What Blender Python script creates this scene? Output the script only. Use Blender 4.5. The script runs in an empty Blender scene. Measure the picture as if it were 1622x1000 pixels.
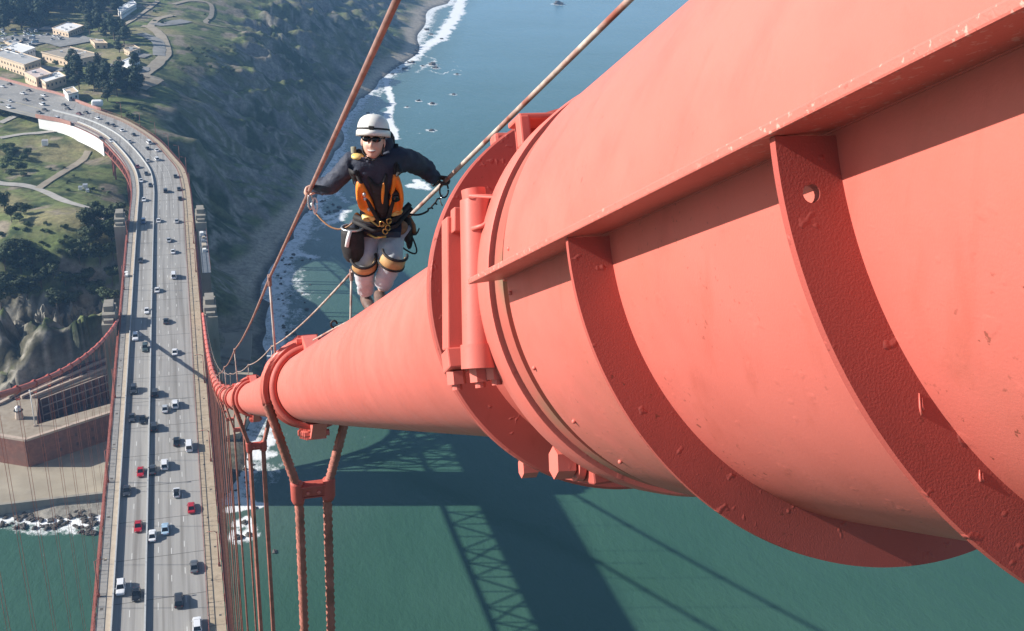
import bpy, bmesh, math, random
import numpy as np
from mathutils import Vector, Matrix
R=math.radians
sc=bpy.context.scene
# ------------------------------------------------------------ camera, sky, sun, exposure
WATER=-66.5
cam_d=bpy.data.cameras.new('camera'); cam=bpy.data.objects.new('camera',cam_d); sc.collection.objects.link(cam); sc.camera=cam
cam_d.sensor_fit='HORIZONTAL'; cam_d.sensor_width=36; cam_d.lens=1670.42/1622*36; cam_d.clip_start=0.1; cam_d.clip_end=9000
_y,_p,_r=0.3147148,0.4120986,0.0509465
_F=Vector((math.sin(_y)*math.cos(_p),math.cos(_y)*math.cos(_p),-math.sin(_p)))
_R0=Vector((math.cos(_y),-math.sin(_y),0)); _U0=_R0.cross(_F)
_R=math.cos(_r)*_R0+math.sin(_r)*_U0; _U=-math.sin(_r)*_R0+math.cos(_r)*_U0
M=Matrix((( _R.x,_U.x,-_F.x,12.39),(_R.y,_U.y,-_F.y,0.0),(_R.z,_U.z,-_F.z,150.18),(0,0,0,1)))
cam.matrix_world=M
SUN_EL=R(28.3); SUN_DIR=Vector((-math.cos(R(13))*math.cos(SUN_EL),math.sin(R(13))*math.cos(SUN_EL),math.sin(SUN_EL)))
w=bpy.data.worlds.new('World'); sc.world=w; w.use_nodes=True
nt=w.node_tree; nt.nodes.clear()
sky=nt.nodes.new('ShaderNodeTexSky'); sky.sky_type='NISHITA'; sky.sun_disc=False; sky.sun_elevation=SUN_EL
sky.sun_rotation=math.atan2(SUN_DIR.x,SUN_DIR.y); sky.air_density=1.0; sky.dust_density=0.6; sky.ozone_density=1.5
bg=nt.nodes.new('ShaderNodeBackground'); bg.inputs['Strength'].default_value=0.075
wo=nt.nodes.new('ShaderNodeOutputWorld'); nt.links.new(sky.outputs[0],bg.inputs[0]); nt.links.new(bg.outputs[0],wo.inputs[0])
sl=bpy.data.lights.new('sun','SUN'); sl.energy=5.0; sl.angle=R(0.5); sl.color=(1.0,0.945,0.88)
so=bpy.data.objects.new('sun',sl); sc.collection.objects.link(so); so.rotation_euler=SUN_DIR.to_track_quat('Z','Y').to_euler(); so.location=(-200,50,300)
sc.view_settings.view_transform='Standard'; sc.view_settings.look='None'; sc.view_settings.gamma=1.0
sc.view_settings.exposure=0.68; sc.view_settings.use_curve_mapping=False
TERR=[(-8.2, 707.7, -4.0), (17.2, 748.2, -12.0), (20.0, 761.2, -7.0), (36.4, 806.4, -11.0), (50.2, 832.8, -15.0), (42.4, 833.6, -7.0), (59.7, 889.1, -10.0), (34.1, 850.9, -3.0), (15.1, 809.7, 0.0), (-2.1, 883.2, 6.0), (21.7, 895.3, 4.0), (43.8, 962.5, 1.0), (76.0, 974.7, -9.0), (1.8, 742.8, 0.0), (5.5, 731.5, -4.0), (-12.0, 749.6, 3.0), (94.9, 1072.7, -13.0), (107.1, 1020.0, -28.0), (118.5, 971.2, -42.0), (148.3, 1115.3, -32.0), (185.0, 1144.5, -50.0), (186.3, 1245.2, -32.0), (122.7, 1168.2, -8.0), (255.2, 1344.6, -54.0), (260.8, 1470.8, -44.0), (323.5, 1522.2, -59.0), (86.7, 1114.8, -1.0), (61.7, 1097.0, 6.0), (82.8, 880.4, -34.0), (67.8, 872.3, -22.0), (100.8, 863.1, -46.0), (143.7, 990.9, -52.0), (23.9, 553.0, -64.0), (19.1, 479.4, -64.5), (36.5, 476.0, -64.5), (33.1, 516.1, -64.3), (42.0, 549.8, -64.0), (33.5, 435.0, -64.5), (18.1, 425.6, -64.5), (25.8, 400.5, -64.5), (18.7, 361.0, -64.5), (21.6, 603.4, -52.0), (20.3, 619.9, -38.0), (40.4, 624.4, -56.0), (55.1, 625.1, -61.0), (75.1, 670.7, -60.0), (31.9, 658.4, -42.0), (52.0, 679.0, -53.0), (34.3, 696.7, -32.0), (55.7, 723.4, -44.0), (80.0, 758.0, -54.0), (108.6, 806.9, -58.0), (19.8, 683.5, -20.0), (37.9, 761.0, -24.0), (60.6, 785.3, -37.0), (85.3, 808.8, -48.0), (24.9, 728.1, -12.0), (10.7, 693.3, -6.0), (4.4, 668.8, -12.0), (14.6, 668.2, -24.0), (-101.6, 768.6, -0.6), (-83.0, 816.3, -0.5), (-75.4, 938.6, 2.0), (-46.0, 831.2, 1.0), (-23.6, 813.9, 4.0), (-36.2, 708.5, -0.5), (-57.5, 749.4, -0.6), (-21.6, 734.3, 2.0), (-120.2, 925.6, 4.0), (-133.8, 1046.5, 12.0), (-82.6, 1050.1, 12.0), (-29.2, 1034.9, 9.0), (-17.0, 939.4, 7.0), (-2.2, 1004.2, 8.0), (-20.6, 684.7, -1.5), (-31.5, 686.0, -0.8), (-76.0, 741.5, -0.8), (-84.2, 713.5, -0.8), (-92.1, 689.4, -1.2), (-46.3, 692.5, -0.8), (-83.8, 782.6, -0.6), (-90.2, 669.1, -6.0), (-75.6, 655.9, -8.0), (-52.2, 609.6, -12.0), (-36.1, 605.6, -15.0), (-83.3, 608.7, -9.0), (-77.6, 558.8, -12.0), (-59.5, 550.9, -13.0), (-50.2, 581.5, -13.0), (-25.3, 574.2, -17.0), (-40.3, 525.2, -13.0), (-20.7, 498.0, -13.0), (-29.7, 484.4, -14.0), (-56.8, 520.9, -14.0), (-73.6, 523.4, -14.0), (-67.9, 472.8, -18.0), (-42.2, 468.4, -18.0), (-23.1, 470.6, -20.0), (-65.2, 441.4, -26.0), (-43.9, 442.3, -28.0), (-24.0, 436.5, -30.0), (-64.8, 430.1, -33.0), (-55.8, 433.2, -34.0), (-46.0, 429.1, -35.0), (-36.2, 425.3, -35.0), (-26.7, 427.6, -36.0), (-65.4, 450.0, -56.0), (-52.2, 444.0, -55.0), (-41.6, 441.9, -52.0), (-34.2, 445.0, -52.0), (-71.0, 448.2, -63.0), (-55.2, 439.5, -63.0), (-40.7, 447.0, -63.0), (-30.9, 457.9, -63.0), (-10.0, 450.0, -62.5), (-25.0, 446.0, -63.0), (-42.0, 441.0, -63.0), (-60.0, 432.0, -63.0), (-75.0, 425.0, -63.0), (0.0, 520.0, -27.0), (0.0, 490.0, -34.0), (2.0, 465.0, -50.0), (0.0, 445.0, -62.0), (10.0, 600.0, -14.0), (-5.0, 640.0, -8.0), (-30.0, 640.0, -4.0), (20.0, 640.0, -12.0), (-150.0, 620.0, -8.0), (-220.0, 800.0, 2.0), (-300.0, 1200.0, 22.0), (-130.0, 500.0, -22.0), (-120.0, 440.0, -62.0), (-130.0, 470.0, -45.0), (-250.0, 500.0, -20.0), (-250.0, 430.0, -63.0), (-350.0, 700.0, 5.0), (-120.0, 900.0, 6.0), (-160.0, 1500.0, 45.0), (-350.0, 1600.0, 50.0), (0.0, 1300.0, 16.0), (80.0, 1400.0, 6.0), (20.0, 1800.0, 25.0), (150.0, 1600.0, -8.0), (-90.0, 400.0, -63.0), (-40.0, 400.0, -63.5), (-90.0, 345.0, -63.5), (-40.0, 342.0, -63.5), (-5.0, 342.0, -64.0), (10.0, 380.0, -64.5), (-25.0, 440.0, -63.0), (200.0, 1900.0, -5.0), (-100.0, 2100.0, 60.0), (-400.0, 2100.0, 60.0), (330.0, 2100.0, -35.0), (150.0, 2200.0, 20.0), (16.0, 333.1, -66.5), (26.8, 372.3, -66.5), (35.8, 413.8, -66.5), (41.4, 450.8, -66.5), (49.0, 509.9, -66.5), (59.5, 575.2, -66.5), (71.0, 605.8, -66.5), (81.4, 650.1, -66.5), (94.0, 686.1, -66.5), (102.6, 733.1, -66.5), (122.0, 799.8, -66.5), (136.6, 879.7, -66.5), (152.1, 924.7, -66.5), (170.0, 979.7, -66.5), (204.5, 1065.1, -66.5), (249.6, 1158.9, -66.5), (301.3, 1326.0, -66.5), (375.0, 1578.7, -66.5), (417.0, 1640.0, -66.5), (520.0, 2000.0, -66.5), (600.0, 2300.0, -66.5), (38.0, 327.1, -73.5), (126.0, 303.1, -88.5), (48.8, 366.3, -73.5), (136.8, 342.3, -88.5), (57.8, 407.8, -73.5), (145.8, 383.8, -88.5), (63.4, 444.8, -73.5), (151.4, 420.8, -88.5), (71.0, 503.9, -73.5), (159.0, 479.9, -88.5), (81.5, 569.2, -73.5), (169.5, 545.2, -88.5), (93.0, 599.8, -73.5), (181.0, 575.8, -88.5), (103.4, 644.1, -73.5), (191.4, 620.1, -88.5), (116.0, 680.1, -73.5), (204.0, 656.1, -88.5), (124.6, 727.1, -73.5), (212.6, 703.1, -88.5), (144.0, 793.8, -73.5), (232.0, 769.8, -88.5), (158.6, 873.7, -73.5), (246.6, 849.7, -88.5), (174.1, 918.7, -73.5), (262.1, 894.7, -88.5), (192.0, 973.7, -73.5), (280.0, 949.7, -88.5), (226.5, 1059.1, -73.5), (314.5, 1035.1, -88.5), (271.6, 1152.9, -73.5), (359.6, 1128.9, -88.5), (323.3, 1320.0, -73.5), (411.3, 1296.0, -88.5), (397.0, 1572.7, -73.5), (485.0, 1548.7, -88.5), (439.0, 1634.0, -73.5), (527.0, 1610.0, -88.5), (542.0, 1994.0, -73.5), (630.0, 1970.0, -88.5), (622.0, 2294.0, -73.5), (710.0, 2270.0, -88.5), (-100.0, 325.0, -72.0), (-50.0, 322.0, -72.0), (0.0, 318.0, -72.0), (-100.0, 260.0, -80.0), (0.0, 260.0, -80.0), (20.0, 322.0, -72.0)]
SHORE=[(16.0, 333.1), (26.8, 372.3), (35.8, 413.8), (41.4, 450.8), (49.0, 509.9), (59.5, 575.2), (71.0, 605.8), (81.4, 650.1), (94.0, 686.1), (102.6, 733.1), (122.0, 799.8), (136.6, 879.7), (152.1, 924.7), (170.0, 979.7), (204.5, 1065.1), (249.6, 1158.9), (301.3, 1326.0), (375.0, 1578.7), (417, 1640), (520, 2000), (600, 2300)]
FOAM=[([(475.0, 1767.3), (398.0, 1516.4), (348.2, 1375.4), (327.5, 1316.3), (299.6, 1271.0), (280.3, 1228.6), (260.6, 1177.4)], 14, 1.0), ([(210.9, 1064.7), (205.1, 1013.5), (198.2, 958.7), (183.1, 909.8), (179.9, 864.2), (176.9, 832.7)], 5.5, 1.0), ([(176.9, 832.7), (194.7, 862.7), (212.6, 845.6), (191.6, 847.9)], 2.2, 0.45), ([(171.4, 707.9), (161.0, 701.6), (172.5, 692.4), (168.6, 716.1)], 5, 0.9), ([(91.2, 655.1), (95.4, 641.5), (107.1, 652.7), (100.4, 634.4), (91.8, 629.6)], 6, 0.85), ([(69.7, 587.2), (72.0, 576.2), (66.1, 580.3), (76.9, 572.2)], 6, 0.8), ([(61.7, 562.6), (68.1, 542.1), (59.6, 525.3), (68.2, 514.9)], 9, 0.5), ([(54.6, 508.9), (60.7, 491.4), (52.6, 473.6), (55.5, 458.4)], 8, 0.5), ([(29.1, 376.8), (36.8, 380.3), (34.7, 370.6), (27.9, 360.0), (35.1, 360.7)], 5, 0.9), ([(28.3, 350.6), (36.8, 353.3), (33.5, 342.7)], 6, 0.5), ([(15.9, 331.0), (21.4, 331.4), (28.7, 326.9), (17.8, 326.9)], 3, 1.1), ([(19.4, 317.1), (22.8, 319.5), (24.8, 312.8), (20.9, 307.4), (18.4, 311.7)], 2.5, 1.0), ([(-58.1, 338.1), (-50.2, 339.0), (-41.7, 334.3), (-33.3, 329.3), (-27.3, 331.0)], 5.5, 1.0), ([(-57.5, 333.0), (-45.2, 328.3), (-33.0, 324.8), (-27.0, 324.9)], 4, 0.6), ([(-41.9, 313.2), (-34.4, 315.6), (-26.6, 315.9)], 0.9, 0.45), ([(297.4, 1120.5), (277.0, 1093.8), (268.1, 1114.9)], 2.5, 0.7), ([(310.1, 1195.2), (300.8, 1092.5)], 1.2, 0.6), ([(206.4, 861.5), (212.1, 843.5)], 1.5, 0.6), ([(173.3, 1030.4), (197.9, 1028.7), (204.8, 999.2)], 3, 0.35), ([(179.6, 960.2), (184.2, 921.8)], 3, 0.5), ([(225.5, 1089.8), (192.7, 1000.1), (168.9, 899.3)], 6, 0.55), ([(273.0, 1237.1), (289.3, 1176.3), (252.3, 1105.3)], 6, 0.6), ([(179.0, 812.3), (185.0, 792.3), (201.9, 799.8)], 2, 0.5), ([(253.6, 995.5), (276.8, 999.6)], 1.5, 0.5), ([(108.0, 701.5), (111.3, 672.3)], 5, 0.6), ([(87.2, 624.2), (72.5, 612.4), (82.5, 601.6)], 5, 0.6), ([(37.7, 390.7), (34.9, 402.4), (38.4, 413.2)], 4, 0.7), ([(211.3, 970.9), (217.6, 944.0)], 1, 0.5), ([(196.2, 896.6), (217.9, 918.7), (210.5, 924.3)], 1.3, 0.45), ([(214.8, 1160.3), (253.4, 1177.6), (222.0, 1124.1)], 5, 0.6), ([(108.6, 482.2), (86.2, 482.5)], 1, 0.2), ([(23.6, 301.3), (21.1, 294.9)], 1.5, 0.4), ([(36.4, 375.2), (58.9, 375.5), (77.0, 361.3)], 3, 0.35), ([(46.3, 353.5), (74.0, 345.0), (98.2, 342.0)], 3, 0.3)]
SEAROCK=[(600.1, 1646.1, 13), (278.9, 1146.6, 7), (278.2, 1128.5, 5), (293.3, 1092.9, 3), (264.8, 994.7, 3), (235.1, 955.6, 4), (225.0, 969.8, 3), (211.3, 856.6, 3.5), (208.9, 944.7, 2), (326.0, 1385.5, 6), (323.9, 1350.1, 5), (287.9, 1271.2, 5), (329.9, 1316.3, 4), (242.3, 1123.1, 4), (250.2, 1205.0, 4), (256.6, 1158.6, 4), (233.5, 1167.0, 4), (266.7, 1139.8, 3), (19.5, 308.8, 2.5), (23.1, 309.5, 2.2), (22.2, 317.3, 2), (26.4, 325.4, 1.4), (30.5, 297.9, 1.5), (66.9, 578.1, 2), (169.2, 923.2, 3), (175.4, 987.4, 3), (203.8, 1097.7, 3.5), (218.5, 1131.3, 3.5), (224.8, 1096.6, 3)]
RIPRAP=[(-50.2, 333.0, 1.5), (-38.6, 328.9, 1.1), (-50.1, 338.2, 2.4), (-42.5, 329.6, 1.2), (-33.7, 328.4, 1.4), (-42.5, 328.3, 2.2), (-30.4, 336.0, 1.2), (-43.8, 330.1, 1.4), (-41.9, 333.7, 1.5), (-39.2, 329.8, 2.3), (-37.0, 336.4, 2.2), (-26.9, 321.6, 1.8), (-35.6, 335.2, 2.2), (-40.0, 335.0, 1.1), (-45.4, 338.5, 1.4), (-56.1, 333.2, 1.1), (-35.3, 333.1, 2.2), (-26.8, 328.2, 2.4), (-51.7, 335.6, 1.9), (-53.7, 342.3, 2.2), (-29.6, 331.0, 1.6), (-41.2, 329.2, 1.8), (-40.0, 329.3, 2.3), (-41.9, 332.9, 2.0), (-50.6, 337.2, 2.4), (-41.3, 330.8, 1.0), (-44.6, 331.1, 1.0), (-38.2, 328.7, 1.1), (-38.0, 331.5, 2.0), (-46.3, 329.4, 2.0), (-58.0, 343.0, 1.9), (-27.6, 332.7, 1.6), (-39.3, 334.2, 1.5), (-48.1, 335.4, 1.8), (-48.5, 335.4, 2.1), (-56.8, 334.1, 2.0), (-48.5, 338.0, 2.1), (-50.8, 339.1, 1.6), (-47.9, 336.0, 2.2), (-52.7, 337.0, 1.9), (-29.9, 329.8, 1.3), (-53.9, 334.1, 1.3), (-31.9, 323.9, 1.3), (-47.5, 339.4, 1.4), (-33.0, 333.6, 1.5), (-44.8, 333.8, 1.6), (-29.0, 334.7, 1.0), (-27.6, 322.2, 2.4), (-28.7, 333.5, 2.0), (-31.2, 326.6, 1.7), (-48.9, 336.1, 1.3), (-55.4, 333.4, 1.4), (-29.0, 325.6, 2.3), (-29.1, 322.2, 1.8), (-52.7, 337.7, 1.9), (-41.3, 333.1, 2.3), (-38.7, 333.7, 1.4), (-30.6, 329.5, 2.1), (-47.2, 338.1, 1.7), (-32.3, 335.2, 2.1), (-28.4, 323.6, 2.2), (-57.2, 333.2, 2.2), (-56.6, 339.0, 1.4), (-41.3, 332.9, 1.7), (-56.8, 341.5, 1.2), (-31.2, 336.4, 1.7), (-48.1, 336.3, 1.5), (-37.3, 329.3, 1.5), (-52.1, 337.0, 1.2), (-40.0, 327.7, 1.5), (-55.9, 340.4, 1.5), (-38.2, 332.1, 1.5), (-41.8, 328.4, 1.6), (-35.9, 331.1, 1.3), (-40.6, 328.2, 1.1), (-44.5, 333.6, 2.2), (-28.3, 330.8, 2.3), (-33.1, 333.8, 1.6), (-32.6, 326.8, 2.0), (-57.2, 342.2, 1.1), (-30.3, 334.6, 1.0), (-31.6, 335.9, 2.2), (-27.6, 327.2, 2.1), (-41.3, 328.1, 1.1), (-56.2, 338.0, 1.8), (-31.9, 333.8, 1.3), (-49.7, 331.7, 2.1), (-45.6, 334.9, 1.6), (-46.9, 334.3, 1.1), (-52.3, 331.0, 2.1), (-36.5, 330.2, 1.7), (-53.8, 341.4, 2.0), (-28.8, 328.5, 1.6), (-35.5, 335.6, 1.4), (-51.3, 332.5, 1.4), (-50.1, 330.5, 2.3), (-39.7, 335.2, 1.3), (-57.1, 335.6, 1.5), (-52.6, 336.6, 1.5), (-33.7, 336.0, 2.4), (-42.5, 330.3, 1.7), (-31.1, 324.0, 1.8), (-30.8, 330.9, 2.0), (-27.5, 329.0, 1.3), (-31.1, 333.7, 1.3), (-50.2, 339.0, 2.0), (-30.3, 322.5, 1.4), (-30.6, 332.3, 1.6), (-48.8, 335.8, 1.8), (-47.3, 334.1, 1.7), (226.8, 1166.1, 4.9), (238.2, 1175.6, 2.4), (226.7, 1146.9, 2.3), (206.5, 1086.0, 3.1), (227.3, 1144.4, 4.0), (275.6, 1247.4, 4.3), (253.3, 1224.4, 4.2), (252.4, 1169.7, 2.5), (247.5, 1154.2, 2.5), (208.1, 1087.9, 2.4), (227.2, 1134.0, 3.8), (242.0, 1150.5, 3.4), (214.0, 1135.6, 4.3), (237.1, 1129.1, 3.1), (268.5, 1223.5, 3.0), (239.0, 1176.3, 4.3), (222.9, 1105.6, 2.3), (213.6, 1121.2, 4.2), (230.5, 1128.6, 4.4), (254.9, 1163.3, 2.4), (244.3, 1169.5, 2.6), (220.4, 1120.3, 2.1), (276.9, 1215.6, 3.7), (244.1, 1153.7, 4.9), (266.9, 1238.3, 4.6), (240.5, 1161.6, 4.2), (208.4, 1123.4, 4.0), (244.6, 1180.5, 3.4), (228.5, 1179.6, 2.1), (239.2, 1150.9, 3.3), (288.3, 1284.1, 4.4), (279.2, 1231.6, 4.6), (260.2, 1160.9, 4.8), (246.0, 1128.7, 3.0), (269.0, 1201.7, 4.3), (236.6, 1138.5, 3.6), (235.0, 1150.3, 2.9), (232.3, 1125.3, 3.2), (212.2, 1094.7, 4.2), (243.1, 1162.7, 2.7), (55.1, 546.9, 1.9), (54.3, 512.1, 1.2), (59.4, 551.8, 1.5), (60.8, 573.7, 1.1), (54.3, 508.1, 1.1), (52.3, 514.0, 1.5), (70.7, 568.2, 1.5), (65.2, 573.0, 2.2), (60.8, 563.2, 1.6), (52.6, 491.7, 1.4), (59.6, 570.0, 1.9), (52.5, 472.0, 1.6), (70.6, 530.9, 1.3), (52.0, 469.1, 1.8), (63.1, 562.8, 1.8), (57.7, 573.8, 1.1), (60.7, 572.2, 1.1), (55.6, 469.6, 2.1), (75.5, 570.1, 1.4), (55.5, 534.6, 2.0), (54.7, 521.4, 1.4), (51.4, 477.8, 1.9), (64.9, 498.0, 2.1), (58.7, 517.3, 1.3), (65.0, 507.4, 1.3), (51.6, 480.1, 1.7), (65.2, 519.9, 1.6), (51.4, 481.3, 1.0), (56.0, 474.8, 1.8), (56.4, 542.5, 2.0), (104.9, 660.8, 3.3), (102.2, 667.5, 2.2), (83.1, 653.5, 2.0), (98.0, 654.6, 1.5), (87.2, 657.4, 2.3), (101.4, 653.1, 3.1), (98.0, 676.1, 1.9), (95.9, 674.5, 3.2), (96.9, 651.8, 3.0), (97.9, 662.0, 1.7), (102.9, 653.4, 3.1), (87.0, 658.7, 2.4), (91.0, 661.0, 1.6), (94.6, 647.3, 2.3), (27.9, 354.6, 1.2), (18.1, 338.8, 1.7), (26.6, 365.9, 1.9), (24.3, 346.0, 1.4), (20.3, 338.1, 1.2), (30.3, 389.2, 1.7), (21.9, 348.2, 1.7), (33.3, 367.3, 1.2), (25.9, 358.8, 1.4), (33.3, 372.7, 1.5), (27.7, 381.5, 1.1), (19.3, 347.3, 1.5), (25.0, 371.2, 1.1), (31.6, 364.9, 1.3), (27.3, 350.8, 1.9), (32.6, 375.2, 1.1), (24.5, 342.7, 1.6), (24.4, 352.0, 1.9), (24.0, 360.6, 1.2), (24.5, 370.5, 1.5)]
CARS=[(-8.2, 239.5, 'car', 'dark'), (3.7, 235.9, 'hatch', 'white'), (6.9, 228.4, 'car', 'red'), (-5.3, 223.3, 'car', 'red'), (1.0, 220.8, 'car', 'blue'), (-2.0, 218.7, 'car', 'white'), (7.0, 204.6, 'car', 'grey'), (-8.5, 200.5, 'suv', 'white'), (-5.2, 197.6, 'car', 'black'), (3.6, 193.3, 'suv', 'dark'), (7.1, 184.3, 'suv', 'white'), (-5.1, 247.8, 'car', 'red'), (-2.2, 248.1, 'car', 'dark'), (0.9, 249.9, 'suv', 'white'), (7.1, 258.0, 'van', 'white'), (4.2, 261.3, 'car', 'black'), (-1.8, 270.7, 'suv', 'dark'), (-4.9, 275.7, 'car', 'black'), (-7.6, 277.4, 'car', 'dark'), (4.0, 282.8, 'suv', 'white'), (1.2, 280.7, 'car', 'silver'), (-1.6, 291.1, 'suv', 'dark'), (-7.5, 294.4, 'suv', 'dark'), (4.4, 318.2, 'car', 'white'), (-4.8, 322.9, 'suv', 'green'), (-7.9, 331.8, 'suv', 'white'), (2.0, 343.2, 'car', 'dark'), (-4.6, 353.2, 'car', 'white'), (-1.1, 371.7, 'car', 'white'), (4.9, 384.4, 'van', 'white'), (-7.2, 403.2, 'car', 'dark'), (4.9, 411.1, 'car', 'white'), (2.6, 424.9, 'car', 'silver'), (5.8, 448.5, 'car', 'silver'), (-0.6, 450.4, 'car', 'white'), (-6.7, 449.7, 'suv', 'blue2'), (8.6, 480.5, 'car', 'black'), (-7.1, 480.9, 'car', 'white'), (2.4, 493.1, 'suv', 'dark'), (8.0, 495.3, 'car', 'dark'), (-4.6, 503.1, 'car', 'dark'), (6.6, 516.4, 'car', 'dark'), (-8.9, 511.0, 'car', 'white'), (-7.1, 522.6, 'car', 'dark'), (-2.2, 548.3, 'suv', 'white'), (-6.1, 546.4, 'car', 'silver'), (-11.0, 535.4, 'car', 'red2'), (-2.6, 565.5, 'car', 'white'), (-7.0, 569.9, 'car', 'dark'), (-6.5, 581.5, 'van', 'white'), (-14.2, 600.1, 'car', 'dark'), (-25.4, 587.7, 'car', 'white'), (-16.1, 585.3, 'car', 'silver'), (-20.4, 610.7, 'car', 'white'), (-28.9, 626.2, 'car', 'dark'), (-25.4, 622.9, 'car', 'dark'), (-34.6, 640.5, 'car', 'white'), (-30.7, 593.6, 'car', 'dark'), (-45.5, 652.5, 'car', 'red2'), (-41.9, 655.4, 'car', 'dark'), (-55.8, 641.0, 'suv', 'white'), (-84.7, 672.3, 'suv', 'white'), (-86.3, 689.3, 'car', 'silver'), (-67.3, 657.7, 'car', 'dark'), (-64.8, 664.0, 'car', 'dark'), (-67.5, 679.2, 'suv', 'white'), (-69.1, 693.2, 'car', 'dark'), (-69.0, 703.9, 'car', 'white'), (-78.2, 692.2, 'car', 'dark'), (-81.5, 710.4, 'car', 'white'), (-79.2, 719.5, 'car', 'dark'), (-92.4, 739.7, 'car', 'dark'), (-95.6, 732.1, 'car', 'white'), (-55.4, 676.5, 'car', 'dark'), (-52.6, 666.2, 'car', 'black')]
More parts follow.
